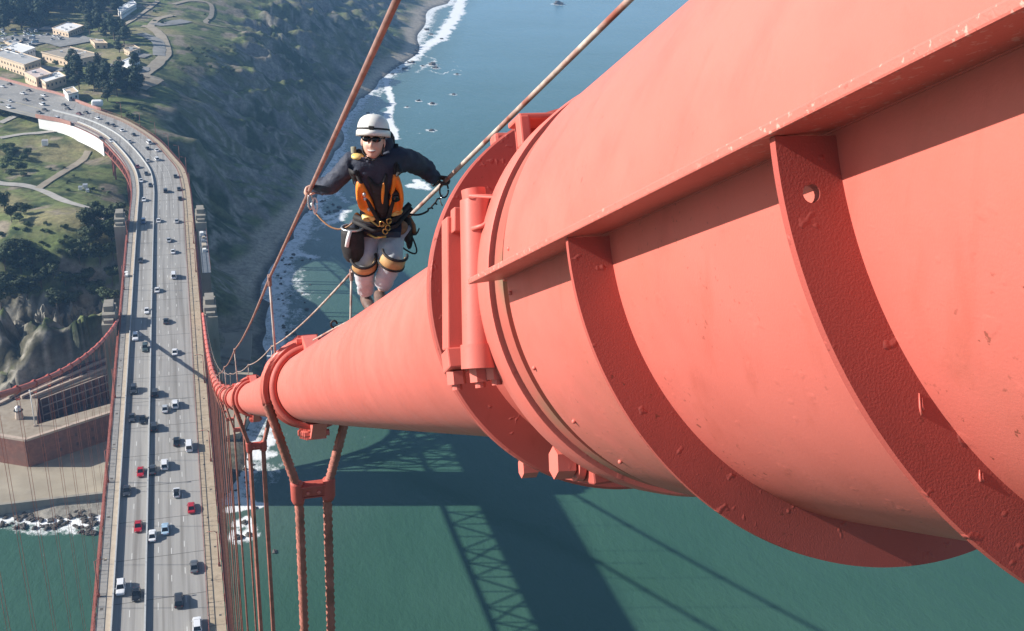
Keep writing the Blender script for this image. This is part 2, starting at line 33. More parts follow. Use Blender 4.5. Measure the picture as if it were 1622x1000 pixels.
TREES=[(-22.5, 478.3, 11.9, 'cypress', 0), (-30.9, 480.3, 10.6, 'cypress', 0), (-27.9, 470.1, 11.5, 'cypress', 0), (-24.7, 487.4, 11.8, 'cypress', 0), (-20.4, 494.8, 9.7, 'cypress', 0), (-31.2, 487.5, 10.0, 'cypress', 0), (-22.1, 470.2, 9.2, 'cypress', 0), (-28.6, 492.3, 9.1, 'cypress', 0), (-31.8, 474.7, 9.7, 'cypress', 0), (-65.2, 463.1, 11.1, 'cypress', 1), (-52.0, 462.2, 11.0, 'cypress', 1), (-65.4, 441.3, 11.9, 'cypress', 1), (-29.2, 463.1, 9.2, 'cypress', 1), (-66.3, 469.2, 9.0, 'cypress', 1), (-60.0, 468.0, 8.2, 'cypress', 1), (-42.4, 463.2, 7.4, 'cypress', 1), (-55.3, 469.7, 7.1, 'cypress', 1), (-37.8, 463.9, 7.3, 'cypress', 1), (-58.2, 460.9, 10.6, 'cypress', 1), (-33.1, 466.0, 8.3, 'cypress', 1), (-23.4, 464.9, 7.8, 'cypress', 1), (-23.4, 434.2, 8.5, 'cypress', 1), (-46.9, 465.1, 8.4, 'cypress', 1), (-45.7, 457.6, 7.4, 'cypress', 1), (-36.1, 469.4, 7.4, 'cypress', 1), (-44.4, 441.8, 9.6, 'cypress', 1), (-69.6, 465.9, 7.7, 'cypress', 1), (-40.0, 459.6, 7.2, 'cypress', 1), (-60.6, 472.8, 9.0, 'cypress', 1), (-50.9, 467.4, 8.0, 'cypress', 1), (-71.4, 521.4, 8.1, 'cypress', 2), (-61.6, 494.4, 6.1, 'cypress', 2), (-65.2, 496.6, 6.8, 'cypress', 2), (-61.0, 505.4, 6.3, 'cypress', 2), (-74.7, 573.1, 4.2, 'shrub', 3), (-75.6, 607.2, 5.2, 'shrub', 3), (-78.0, 601.1, 5.1, 'shrub', 3), (-69.9, 607.4, 5.4, 'shrub', 3), (-70.8, 599.9, 4.2, 'shrub', 3), (-78.4, 616.3, 5.2, 'shrub', 3), (-70.1, 579.8, 6.8, 'shrub', 3), (-68.2, 570.3, 4.0, 'shrub', 3), (-79.0, 605.1, 6.5, 'shrub', 3), (-77.2, 589.9, 6.1, 'shrub', 3), (-81.4, 610.0, 6.0, 'shrub', 3), (-70.0, 595.1, 5.8, 'shrub', 3), (-78.9, 579.9, 5.7, 'shrub', 3), (-77.3, 596.7, 4.7, 'shrub', 3), (-21.7, 722.6, 9.6, 'pine', 4), (-26.3, 703.9, 12.1, 'pine', 4), (-54.1, 772.2, 9.8, 'pine', 4), (-21.3, 711.8, 10.3, 'pine', 4), (-38.6, 758.8, 11.0, 'pine', 4), (-42.2, 732.1, 11.7, 'pine', 4), (-15.4, 716.3, 10.5, 'pine', 4), (-32.6, 723.1, 12.0, 'pine', 4), (-52.2, 744.4, 12.8, 'pine', 4), (-52.6, 755.3, 12.2, 'pine', 4), (-40.3, 714.7, 12.1, 'pine', 4), (-58.2, 749.4, 9.4, 'pine', 4), (-34.4, 729.4, 10.8, 'pine', 4), (-34.4, 709.8, 12.4, 'pine', 4), (-31.4, 689.5, 11.8, 'pine', 4), (-25.9, 730.2, 12.9, 'pine', 4), (-49.6, 721.2, 12.0, 'pine', 4), (-56.5, 763.5, 12.4, 'pine', 4), (-15.9, 709.4, 9.9, 'pine', 4), (-15.5, 723.5, 12.4, 'pine', 4), (-25.9, 737.7, 10.4, 'pine', 4), (-15.5, 735.3, 12.4, 'pine', 4), (-48.3, 935.6, 11.8, 'pine', 5), (-33.0, 899.8, 11.4, 'pine', 5), (-26.2, 860.1, 13.7, 'pine', 5), (-40.5, 918.8, 11.8, 'pine', 5), (-54.8, 918.9, 11.7, 'pine', 5), (-28.9, 833.4, 10.2, 'pine', 5), (-33.8, 882.2, 12.4, 'pine', 5), (-30.8, 890.6, 12.8, 'pine', 5), (-52.7, 902.3, 12.5, 'pine', 5), (-40.3, 887.9, 11.2, 'pine', 5), (-50.0, 943.3, 12.0, 'pine', 5), (-46.8, 927.6, 10.9, 'pine', 5), (-33.7, 874.1, 12.8, 'pine', 5), (-47.2, 916.8, 10.7, 'pine', 5), (-105.4, 1018.5, 13.8, 'pine', 6), (-88.9, 1021.9, 16.3, 'pine', 6), (-120.8, 1047.3, 13.4, 'pine', 6), (-104.7, 996.6, 15.1, 'pine', 6), (-93.7, 957.8, 16.1, 'pine', 6), (-102.6, 972.8, 13.8, 'pine', 6), (-89.2, 1040.3, 15.1, 'pine', 6), (-103.6, 985.1, 14.0, 'pine', 6), (-120.8, 1019.7, 14.7, 'pine', 6), (-115.1, 1056.9, 15.5, 'pine', 6), (-63.7, 1074.8, 16.8, 'pine', 6), (-123.0, 966.5, 15.2, 'pine', 6), (-103.8, 1070.4, 13.2, 'pine', 6), (-91.6, 966.2, 14.4, 'pine', 6), (-129.2, 1014.7, 16.9, 'pine', 6), (-123.6, 1066.3, 13.2, 'pine', 6), (-118.7, 935.6, 16.8, 'pine', 6), (-114.8, 972.3, 14.1, 'pine', 6), (-107.3, 1080.2, 16.5, 'pine', 6), (-69.4, 1083.9, 16.6, 'pine', 6), (-127.8, 1029.6, 15.5, 'pine', 6), (-93.4, 942.5, 16.2, 'pine', 6), (-114.3, 999.7, 15.9, 'pine', 6), (-94.2, 1072.9, 15.8, 'pine', 6), (-71.5, 1070.0, 13.7, 'pine', 6), (-120.5, 957.7, 14.3, 'pine', 6), (-79.1, 1031.7, 16.0, 'pine', 6), (-82.5, 1012.8, 15.3, 'pine', 6), (-115.4, 1073.6, 13.6, 'pine', 6), (-93.1, 1051.4, 16.4, 'pine', 6), (-104.1, 1009.8, 13.6, 'pine', 6), (-94.9, 1061.2, 16.3, 'pine', 6), (-116.2, 945.6, 13.7, 'pine', 6), (-78.3, 1054.3, 16.2, 'pine', 6), (-114.1, 1035.7, 13.9, 'pine', 6), (-118.2, 1027.9, 13.9, 'pine', 6), (-91.8, 988.3, 13.4, 'pine', 6), (-106.0, 942.8, 16.9, 'pine', 6), (-132.5, 1051.6, 14.6, 'pine', 6), (-136.1, 1072.8, 14.3, 'pine', 6), (-117.4, 1010.6, 14.2, 'pine', 6), (-106.0, 953.5, 15.1, 'pine', 6), (-80.9, 1040.2, 14.6, 'pine', 6), (-72.5, 1044.4, 14.3, 'pine', 6), (-104.9, 1049.9, 16.0, 'pine', 6), (-124.1, 985.9, 13.4, 'pine', 6), (-124.0, 994.2, 15.6, 'pine', 6), (-98.4, 1024.6, 15.9, 'pine', 6), (-135.4, 1063.4, 15.6, 'pine', 6), (-106.7, 1062.7, 15.6, 'pine', 6), (-104.9, 1036.9, 16.2, 'pine', 6), (-116.6, 924.8, 13.4, 'pine', 6), (-79.6, 1085.7, 14.6, 'pine', 6), (-91.8, 1005.1, 15.8, 'pine', 6), (-127.3, 1001.9, 14.2, 'pine', 6), (-122.7, 1036.4, 14.1, 'pine', 6), (-84.8, 1067.7, 15.1, 'pine', 6), (-70.2, 1061.6, 14.6, 'pine', 6), (-114.8, 982.3, 13.8, 'pine', 6), (-111.6, 1044.0, 14.4, 'pine', 6), (-88.6, 1081.0, 14.0, 'pine', 6), (-91.6, 975.9, 16.3, 'pine', 6), (-96.3, 1013.0, 16.5, 'pine', 6), (-99.1, 949.6, 13.4, 'pine', 6), (-125.5, 1075.8, 16.4, 'pine', 6), (-76.5, 1076.0, 14.4, 'pine', 6), (-111.4, 959.8, 13.8, 'pine', 6), (-105.4, 933.4, 13.2, 'pine', 6), (-109.8, 1026.3, 16.4, 'pine', 6), (-121.1, 977.4, 14.5, 'pine', 6), (-125.6, 1058.0, 16.7, 'pine', 6), (-101.3, 961.2, 13.7, 'pine', 6), (-95.1, 1033.4, 13.1, 'pine', 6), (-111.8, 990.8, 16.4, 'pine', 6), (-57.2, 974.9, 14.9, 'pine', 7), (-60.9, 1052.9, 12.5, 'pine', 7), (-36.0, 991.1, 13.5, 'pine', 7), (-71.3, 1011.2, 15.2, 'pine', 7), (-54.7, 1020.1, 13.5, 'pine', 7), (-49.7, 982.5, 15.6, 'pine', 7), (-44.5, 1051.5, 13.7, 'pine', 7), (-36.9, 1026.5, 12.8, 'pine', 7), (-61.3, 1036.6, 15.7, 'pine', 7), (-54.4, 1071.5, 15.4, 'pine', 7), (-74.1, 1019.9, 12.4, 'pine', 7), (-60.5, 984.3, 13.3, 'pine', 7), (-39.5, 1061.1, 13.2, 'pine', 7), (-43.6, 1039.6, 14.1, 'pine', 7), (-70.5, 998.8, 14.8, 'pine', 7), (-43.0, 1076.5, 15.1, 'pine', 7), (-49.2, 969.4, 13.2, 'pine', 7), (-59.4, 999.1, 12.2, 'pine', 7), (-61.1, 1008.2, 12.5, 'pine', 7), (-50.3, 1005.3, 14.5, 'pine', 7), (-65.7, 1019.3, 12.9, 'pine', 7), (-52.5, 1049.9, 13.4, 'pine', 7), (-46.8, 995.2, 14.7, 'pine', 7), (-52.7, 1034.6, 12.8, 'pine', 7), (-61.9, 1061.9, 12.7, 'pine', 7), (-38.4, 1047.1, 13.0, 'pine', 7), (-76.5, 670.5, 5.0, 'shrub', 8), (-90.5, 675.9, 5.7, 'shrub', 8), (-79.5, 674.5, 4.8, 'shrub', 8), (-85.7, 675.3, 4.9, 'shrub', 8), (-86.1, 681.1, 5.5, 'shrub', 8), (-90.7, 687.7, 4.2, 'shrub', 8), (-74.0, 668.3, 5.7, 'shrub', 8), (-88.1, 678.7, 5.1, 'shrub', 8), (-21.3, 667.6, 3.5, 'shrub', 9), (-18.9, 659.6, 3.7, 'shrub', 9), (-17.6, 660.8, 4.7, 'shrub', 9), (-14.8, 652.5, 3.1, 'shrub', 9), (-13.9, 658.6, 5.0, 'shrub', 9), (-19.6, 664.4, 3.4, 'shrub', 9), (-13.0, 678.8, 5.3, 'shrub', 9), (-26.5, 674.4, 5.6, 'shrub', 9), (-68.0, 811.1, 5.5, 'shrub', 10), (-67.5, 807.8, 4.8, 'shrub', 10), (-60.1, 811.2, 5.2, 'shrub', 10), (-79.5, 809.0, 4.7, 'shrub', 10), (-70.4, 807.2, 5.6, 'shrub', 10), (-64.0, 811.2, 5.6, 'shrub', 10), (-5.1, 958.9, 3.1, 'shrub', 11), (38.4, 1028.7, 2.7, 'shrub', 11), (40.8, 1003.0, 2.6, 'shrub', 11), (-4.1, 1004.0, 2.9, 'shrub', 11), (1.1, 949.8, 3.5, 'shrub', 11), (-5.5, 1006.8, 2.9, 'shrub', 11), (4.1, 956.4, 2.5, 'shrub', 11), (11.1, 986.9, 2.7, 'shrub', 11), (22.0, 851.2, 3.8, 'shrub', 12), (37.6, 849.1, 3.0, 'shrub', 12), (24.9, 825.9, 2.7, 'shrub', 12), (38.6, 846.3, 3.3, 'shrub', 12), (43.9, 829.7, 3.9, 'shrub', 12), (20.1, 853.6, 3.9, 'shrub', 12), (25.9, 831.8, 2.7, 'shrub', 12), (22.7, 865.3, 2.4, 'shrub', 12), (23.1, 858.3, 2.8, 'shrub', 12), (30.9, 867.9, 4.3, 'shrub', 12), (44.1, 871.1, 4.0, 'shrub', 12), (45.6, 895.8, 3.1, 'shrub', 12), (55.7, 890.6, 4.1, 'shrub', 12), (32.1, 843.1, 3.4, 'shrub', 12), (39.5, 815.7, 2.2, 'shrub', 12), (34.3, 820.3, 4.2, 'shrub', 12), (20.0, 809.4, 2.7, 'shrub', 12), (14.4, 795.9, 3.0, 'shrub', 12), (29.3, 851.2, 4.5, 'shrub', 12), (31.1, 812.8, 2.4, 'shrub', 12), (34.7, 868.9, 4.5, 'shrub', 12), (25.3, 822.9, 4.4, 'shrub', 12), (56.5, 884.8, 3.7, 'shrub', 12), (52.4, 898.5, 3.9, 'shrub', 12), (49.7, 887.2, 4.4, 'shrub', 12), (50.5, 833.6, 4.4, 'shrub', 12), (-66.6, 473.4, 2.2, 'shrub', 13), (-56.9, 476.1, 3.0, 'shrub', 13), (-51.1, 481.7, 2.1, 'shrub', 13), (-58.6, 483.6, 2.7, 'shrub', 13), (-49.0, 480.3, 2.7, 'shrub', 13), (-40.5, 470.2, 3.4, 'shrub', 13), (-49.9, 486.5, 2.6, 'shrub', 13), (-63.1, 486.7, 3.0, 'shrub', 13), (-67.7, 472.9, 2.1, 'shrub', 13), (-43.3, 472.9, 3.8, 'shrub', 13), (-39.5, 475.9, 2.5, 'shrub', 13), (-39.5, 468.9, 3.1, 'shrub', 13), (-57.9, 484.3, 3.2, 'shrub', 13), (-44.5, 469.7, 3.4, 'shrub', 13), (-51.5, 475.5, 2.5, 'shrub', 13), (-54.3, 472.9, 3.5, 'shrub', 13), (-41.5, 476.2, 2.3, 'shrub', 13), (-43.4, 469.5, 2.2, 'shrub', 13), (-59.3, 475.2, 2.7, 'shrub', 13), (-46.1, 468.6, 3.4, 'shrub', 13), (-49.5, 473.7, 2.1, 'shrub', 13), (-39.0, 473.9, 3.9, 'shrub', 13), (-57.7, 488.3, 3.6, 'shrub', 13), (-48.9, 470.0, 4.0, 'shrub', 13), (-68.7, 485.5, 4.1, 'shrub', 13), (-41.6, 482.1, 3.9, 'shrub', 13), (-49.8, 582.7, 2.9, 'shrub', 14), (-46.3, 562.9, 2.0, 'shrub', 14), (-46.9, 560.3, 1.7, 'shrub', 14), (-44.6, 570.8, 2.1, 'shrub', 14), (-37.1, 569.5, 1.6, 'shrub', 14), (-56.1, 578.9, 2.3, 'shrub', 14), (-45.8, 548.0, 2.4, 'shrub', 14), (-26.9, 554.6, 2.7, 'shrub', 14), (-34.2, 555.0, 2.1, 'shrub', 14), (-29.7, 556.8, 2.2, 'shrub', 14)]
BLD=[([(-80.2, 821.7), (-57.6, 789.5), (-40.7, 810.7)], 6, 7, 'cream', 'taupe', 'large cream building with broad flat brown roof beside the parking lot', 8), ([(-80.1, 909.4), (-67.4, 891.3), (-58.4, 922.4)], 9, 8, 'cream', 'white', 'long cream building with pale roof below the dark woods', 6), ([(-50.5, 868.6), (-46.5, 851.9), (-37.7, 851.8)], 7, 5, 'cream', 'cream', 'small cream house between the trees right of the car park', 3), ([(-111.2, 809.5), (-86.1, 769.3), (-77.9, 789.4)], 7, 9, 'cream', 'grey', 'long pilastered cream building at the left edge above the toll plaza', 10), ([(-84.3, 750.7), (-75.1, 729.7), (-67.0, 743.5)], 6, 7, 'cream', 'pink', 'cream block with pinkish roof next to the toll plaza', 5), ([(-74.8, 736.7), (-68.9, 720.5), (-58.5, 739.9)], 5, 5, 'cream', 'white', 'low block with white roof behind the toll plaza barrier', 4), ([(-57.4, 703.6), (-53.5, 688.7), (-48.2, 695.6)], 4, 5, 'white', 'cream', 'small white hut with cream roof beside the curving road', 2), ([(-27.3, 784.4), (-21.1, 770.4), (-14.1, 791.0)], 5, 4, 'white', 'white', 'small flat white building at the right end of the service yard', 2), ([(-34.6, 752.1), (-30.5, 737.2), (-26.3, 751.6)], 4, 4, 'white', 'palegreen', 'pale green roofed shed among the cypress trees', 2), ([(-34.7, 989.8), (-31.0, 967.7), (-20.0, 1022.0)], 13, 5, 'white', 'white', 'white building at the top edge beside the grassy batteries', 4), ([(-111.0, 872.8), (-103.4, 859.1), (-98.9, 872.7)], 5, 4, 'cream', 'grey', 'small grey roofed hut left of the parked cars', 2), ([(-25.4, 827.5), (-20.8, 814.5), (-14.2, 829.9)], 7, 4, 'cream', 'taupe', 'small brown roofed shed by the dirt track', 2), ([(-20.6, 765.9), (-17.2, 756.8), (-13.3, 765.5)], 5, 3, 'white', 'grey', 'tiny grey roofed hut beside the service yard', 1), ([(-56.0, 819.2), (-52.3, 806.8), (-48.5, 821.5)], 5, 4, 'cream', 'pink', 'small pinkish roofed annex right of the large brown roof', 2), ([(-107.2, 829.2), (-93.5, 809.0), (-85.8, 833.9)], 7, 4, 'white', 'white', 'bright white tent roofed building in front of the parked cars', 3)]
PATHS=[([(-84.4, 566.4), (-77.6, 558.8), (-59.6, 549.9), (-39.6, 516.9), (-27.7, 502.6), (-19.2, 503.8)], 4.5, 'concrete', 'pale gravel path leading under the bridge'), ([(-59.5, 550.9), (-49.8, 575.5), (-44.3, 594.1), (-39.6, 614.4)], 3.5, 'dirt', ''), ([(-33.1, 490.5), (-30.0, 493.7), (-26.1, 494.2)], 14, 'dirt', ''), ([(-86.3, 633.4), (-77.1, 638.0), (-64.1, 641.3), (-57.4, 642.4)], 3.5, 'concrete', ''), ([(-89.7, 663.9), (-80.7, 674.6), (-73.4, 679.3)], 4, 'concrete', ''), ([(-13.2, 723.3), (-2.2, 747.2), (-10.9, 754.6), (-2.3, 797.8), (3.2, 831.4), (0.2, 889.3), (-8.1, 929.6), (-14.5, 932.8)], 8, 'dirt', ''), ([(-8.1, 932.9), (-2.3, 970.4), (10.8, 996.1)], 6, 'dirt', ''), ([(-4.7, 939.5), (7.8, 953.2), (21.4, 974.1)], 12, 'lot', ''), ([(11.5, 1052.8), (26.0, 1075.1), (44.3, 1076.9), (44.1, 1035.7), (37.2, 980.2), (49.7, 978.9), (63.2, 983.8), (76.8, 987.0)], 4, 'dirt', ''), ([(-31.4, 929.4), (-20.1, 973.7), (-2.3, 1061.4)], 4, 'dirt', ''), ([(-15.4, 898.2), (-2.2, 866.3), (-1.3, 818.7)], 9, 'lot', ''), ([(-21.7, 819.4), (-8.6, 813.9)], 13, 'lot', ''), ([(-39.7, 789.4), (-16.4, 765.8), (-12.6, 781.3)], 11, 'lot', ''), ([(-106.9, 868.3), (-89.4, 890.0), (-71.2, 884.4), (-58.8, 867.5)], 34, 'lot', ''), ([(-90.3, 807.6), (-68.1, 785.4), (-52.4, 795.3)], 10, 'lot', ''), ([(-103.4, 938.3), (-89.4, 938.4), (-85.5, 948.1)], 9, 'lot', '')]
LOT=[(-109.6, 857.1, 'white'), (-78.9, 884.1, 'silver'), (-112.2, 882.3, 'white'), (-74.8, 892.7, 'silver'), (-101.1, 865.8, 'silver'), (-77.7, 911.0, 'white'), (-93.9, 923.2, 'white'), (-106.5, 869.7, 'blue'), (-77.8, 917.3, 'dark'), (-92.9, 865.8, 'white'), (-118.4, 929.0, 'blue'), (-83.9, 908.9, 'silver'), (-99.9, 856.7, 'silver'), (-97.7, 906.4, 'blue'), (-78.5, 898.2, 'white'), (-89.6, 872.7, 'blue'), (-97.5, 883.9, 'white'), (-88.1, 901.8, 'silver'), (-96.9, 919.4, 'white'), (-113.2, 899.7, 'white'), (-83.0, 902.7, 'dark'), (-100.8, 912.8, 'white'), (-75.0, 902.3, 'white'), (-97.8, 847.9, 'white'), (-99.6, 928.0, 'silver'), (-101.8, 842.9, 'blue'), (-98.3, 873.6, 'silver'), (-98.0, 879.3, 'dark'), (-108.1, 843.7, 'dark'), (-93.3, 900.2, 'blue'), (-93.2, 887.3, 'white'), (-94.1, 929.4, 'blue'), (-93.3, 855.6, 'white'), (-102.8, 878.0, 'silver'), (-76.9, 925.4, 'dark'), (-105.2, 895.5, 'silver'), (-106.0, 881.7, 'dark'), (-99.3, 898.6, 'white'), (-88.3, 848.7, 'white'), (-116.1, 910.4, 'white'), (-114.3, 891.1, 'white'), (-107.1, 907.9, 'dark'), (-73.2, 885.1, 'silver'), (-72.8, 917.3, 'white'), (-73.2, 906.9, 'white'), (-110.7, 925.5, 'dark'), (-91.3, 881.6, 'silver')]
JT={'head': (13.678, 7.38, 148.237), 'helm': (13.68, 7.41, 148.349), 'neck': (13.696, 7.46, 148.084), 'chest': (13.732, 7.56, 147.905), 'waist': (13.79, 7.7, 147.625), 'pelvis': (13.812, 7.8, 147.446), 'shR': (13.543, 7.52, 148.054), 'elR': (13.41, 7.62, 147.861), 'wrR': (13.305, 7.8, 147.782), 'haR': (13.266, 7.88, 147.75), 'shL': (13.924, 7.52, 148.079), 'elL': (14.123, 7.7, 147.953), 'wrL': (14.235, 7.68, 147.834), 'haL': (14.29, 7.74, 147.779), 'hipR': (13.734, 7.84, 147.384), 'knR': (13.648, 7.64, 147.188), 'anR': (13.698, 7.86, 146.849), 'toR': (13.704, 7.66, 146.833), 'hipL': (13.883, 7.8, 147.39), 'knL': (13.834, 7.52, 147.237), 'anL': (13.769, 7.6, 146.983), 'toL': (13.705, 7.38, 147.014)}
# ------------------------------------------------------------ helpers
col=sc.collection
random.seed(7); rng=np.random.default_rng(7)
MATS={}
def mat(name,c1,c2=None,rough=0.6,scale=3.0,bump=0.0,bscale=20.0,metal=0.0,detail=4.0,spec=0.5,c3=None,s3=0.4,th3=(0.55,0.7),coat=0.0,stretch=None,bdist=0.02):
    if name in MATS: return MATS[name]
    m=bpy.data.materials.new(name); m.use_nodes=True; n=m.node_tree; N=n.nodes; L=n.links
    b=N['Principled BSDF']; b.inputs['Roughness'].default_value=rough; b.inputs['Metallic'].default_value=metal
    b.inputs['Specular IOR Level'].default_value=spec
    if coat: b.inputs['Coat Weight'].default_value=coat; b.inputs['Coat Roughness'].default_value=.08
    tc=N.new('ShaderNodeTexCoord'); vec=tc.outputs['Object']
    if stretch:
        mp=N.new('ShaderNodeMapping'); mp.inputs['Scale'].default_value=stretch; L.new(vec,mp.inputs[0]); vec=mp.outputs[0]
    def noise(s,d):
        t=N.new('ShaderNodeTexNoise'); t.inputs['Scale'].default_value=s; t.inputs['Detail'].default_value=d; L.new(vec,t.inputs['Vector']); return t.outputs['Fac']
    def ramp(f,a,bb,ca,cb):
        r=N.new('ShaderNodeValToRGB'); r.color_ramp.elements[0].position=a; r.color_ramp.elements[1].position=bb
        r.color_ramp.elements[0].color=(*ca,1); r.color_ramp.elements[1].color=(*cb,1); L.new(f,r.inputs[0]); return r.outputs[0]
    if c2 is not None:
        c=ramp(noise(scale,detail),.33,.68,c1,c2)
        if c3 is not None:
            mx=N.new('ShaderNodeMix'); mx.data_type='RGBA'
            f=ramp(noise(s3,6.0),th3[0],th3[1],(0,0,0),(1,1,1)); L.new(f,mx.inputs['Factor']); L.new(c,mx.inputs[6]); mx.inputs[7].default_value=(*c3,1); c=mx.outputs[2]
        L.new(c,b.inputs['Base Color'])
    else: b.inputs['Base Color'].default_value=(*c1,1)
    if bump:
        bp=N.new('ShaderNodeBump'); bp.inputs['Strength'].default_value=bump; bp.inputs['Distance'].default_value=bdist
        L.new(noise(bscale,4.0),bp.inputs['Height']); L.new(bp.outputs[0],b.inputs['Normal'])
    MATS[name]=m; return m
def add_mat(me,m):
    me.materials.append(m)
class MB:
    def __init__(s): s.v=[]; s.f=[]; s.mi=[]
    def add(s,vs,fs,mi=0):
        o=len(s.v); s.v+= [tuple(q) for q in vs]; s.f+=[tuple(i+o for i in f) for f in fs]; s.mi+=[mi]*len(fs); return s
    def box(s,c,d,rz=0.0,ax=None,mi=0,top=None):
        hx,hy,hz=d[0]/2,d[1]/2,d[2]/2; tx,ty=(top if top else (1,1))
        P=[(-hx,-hy,-hz),(hx,-hy,-hz),(hx,hy,-hz),(-hx,hy,-hz),(-hx*tx,-hy*ty,hz),(hx*tx,-hy*ty,hz),(hx*tx,hy*ty,hz),(-hx*tx,hy*ty,hz)]
        c=Vector(c)
        if ax: P=[c+ax[0]*p[0]+ax[1]*p[1]+ax[2]*p[2] for p in P]
        else:
            ca,sa=math.cos(rz),math.sin(rz); P=[c+Vector((p[0]*ca-p[1]*sa,p[0]*sa+p[1]*ca,p[2])) for p in P]
        return s.add(P,[(0,3,2,1),(4,5,6,7),(0,1,5,4),(1,2,6,5),(2,3,7,6),(3,0,4,7)],mi)
    def beam(s,a,b,w,h=None,mi=0,up=(0,0,1)):
        a=Vector(a);b=Vector(b);d=b-a;L=d.length
        if L<1e-6: return s
        d.normalize();u=Vector(up)
        if abs(d.dot(u))>.98: u=Vector((1,0,0))
        x=d.cross(u).normalized(); z=x.cross(d)
        return s.box((a+b)/2,(w,L,h or w),ax=(x,d,z),mi=mi)
    def tube(s,pts,r,n=8,lobes=0,twist=0.0,amp=0.0,cap=True,mi=0,rf=None):
        pts=[Vector(p) for p in pts]; m=len(pts)
        t=(pts[1]-pts[0]).normalized(); u=Vector((0,0,1)) if abs(t.z)<.9 else Vector((1,0,0))
        x=t.cross(u).normalized(); o=len(s.v); L=0.0
        for i,p in enumerate(pts):
            if i: L+=(p-pts[i-1]).length
            tt=(pts[min(i+1,m-1)]-pts[max(i-1,0)]).normalized(); x=(x-tt*x.dot(tt)).normalized(); y=tt.cross(x)
            rr=r if rf is None else rf(i/(m-1))*r
            for k in range(n):
                a=2*math.pi*k/n; q=rr
                if lobes: q=rr*(1+amp*math.cos(lobes*(a-L*twist)))
                s.v.append(tuple(p+x*(math.cos(a)*q)+y*(math.sin(a)*q)))
        for i in range(m-1):
            for k in range(n):
                k2=(k+1)%n; s.f.append((o+i*n+k,o+i*n+k2,o+(i+1)*n+k2,o+(i+1)*n+k)); s.mi.append(mi)
        if cap:
            s.f.append(tuple(o+k for k in range(n-1,-1,-1))); s.mi.append(mi)
            s.f.append(tuple(o+(m-1)*n+k for k in range(n))); s.mi.append(mi)
        return s
    def prism(s,poly,z0,z1,mi=0):
        n=len(poly); a=sum(poly[i][0]*poly[(i+1)%n][1]-poly[(i+1)%n][0]*poly[i][1] for i in range(n))
        if a<0: poly=poly[::-1]
        V=[(p[0],p[1],z0) for p in poly]+[(p[0],p[1],z1) for p in poly]
        return s.add(V,[tuple(range(n-1,-1,-1)),tuple(range(n,2*n))]+[(i,(i+1)%n,n+(i+1)%n,n+i) for i in range(n)],mi)
    def ell(s,c,d,n=12,m=8,ax=None,mi=0,jit=0.0):
        c=Vector(c); P=[];F=[]
        for i in range(m+1):
            th=math.pi*i/m
            for k in range(n):
                a=2*math.pi*k/n; q=(math.sin(th)*math.cos(a)*d[0],math.sin(th)*math.sin(a)*d[1],math.cos(th)*d[2])
                if jit: j=1+random.uniform(-jit,jit); q=tuple(v*j for v in q)
                P.append(c+(ax[0]*q[0]+ax[1]*q[1]+ax[2]*q[2] if ax else Vector(q)))
        for i in range(m):
            for k in range(n): F.append((i*n+k,(i+1)*n+k,(i+1)*n+(k+1)%n,i*n+(k+1)%n))
        return s.add(P,F,mi)
    def mesh(s,name,mats,smooth=False):
        me=bpy.data.meshes.new(name); me.from_pydata(s.v,[],s.f)
        for m in (mats if isinstance(mats,(list,tuple)) else [mats]): me.materials.append(m)
        if any(s.mi): me.polygons.foreach_set('material_index',s.mi)
        if smooth: me.polygons.foreach_set('use_smooth',[True]*len(me.polygons))
        me.validate(); me.update(); return me
    def build(s,name,mats,parent=None,smooth=False,loc=None,bevel=0.0):
        o=link(name,s.mesh(name,mats,smooth),parent)
        if loc is not None: o.location=loc
        if bevel:
            b=o.modifiers.new('bevel','BEVEL'); b.width=bevel; b.segments=2; b.limit_method='ANGLE'
        return o
def link(name,me,parent=None,loc=None,rz=None):
    o=bpy.data.objects.new(name,me); col.objects.link(o)
    if parent is not None: o.parent=parent
    if loc is not None: o.location=loc
    if rz is not None: o.rotation_euler=(0,0,rz)
    return o
def tag(o,label,cat,group=None):
    o['label']=label; o['category']=cat
    if group: o['group']=group
    return o
def struct(o): o['kind']='structure'; return o
def stuff(o,label=None,cat=None):
    o['kind']='stuff'
    if label: o['label']=label; o['category']=cat
    return o
def thing(name,loc,label,cat,group=None,rz=0.0):
    o=bpy.data.objects.new(name,None); col.objects.link(o); o.location=loc; o.rotation_euler=(0,0,rz); o.empty_display_size=.3
    return tag(o,label,cat,group)
def grid_obj(name,X,Y,Z,m,attrs=None,smooth=True,mask=None):
    ny,nx=X.shape; me=bpy.data.meshes.new(name)
    co=np.stack([X,Y,Z],-1).reshape(-1,3).astype(np.float32)
    i=np.arange((ny-1)*nx).reshape(ny-1,nx)[:,:-1].reshape(-1); q=np.stack([i,i+1,i+nx+1,i+nx],1)
    if mask is not None: q=q[mask.reshape(-1)]
    me.vertices.add(len(co)); me.vertices.foreach_set('co',co.ravel())
    me.loops.add(q.size); me.loops.foreach_set('vertex_index',q.ravel().astype(np.int32))
    me.polygons.add(len(q)); me.polygons.foreach_set('loop_start',(np.arange(len(q))*4).astype(np.int32)); me.polygons.foreach_set('loop_total',np.full(len(q),4,np.int32))
    me.polygons.foreach_set('use_smooth',np.full(len(q),smooth))
    for k,a in (attrs or {}).items():
        if a.ndim==2:
            at=me.attributes.new(k,'FLOAT','POINT'); at.data.foreach_set('value',a.ravel().astype(np.float32))
        else:
            at=me.attributes.new(k,'FLOAT_COLOR','POINT'); c=np.concatenate([a.reshape(-1,3),np.ones((a.shape[0]*a.shape[1],1))],1); at.data.foreach_set('color',c.ravel().astype(np.float32))
    me.update(); me.validate(); me.materials.append(m)
    return link(name,me)
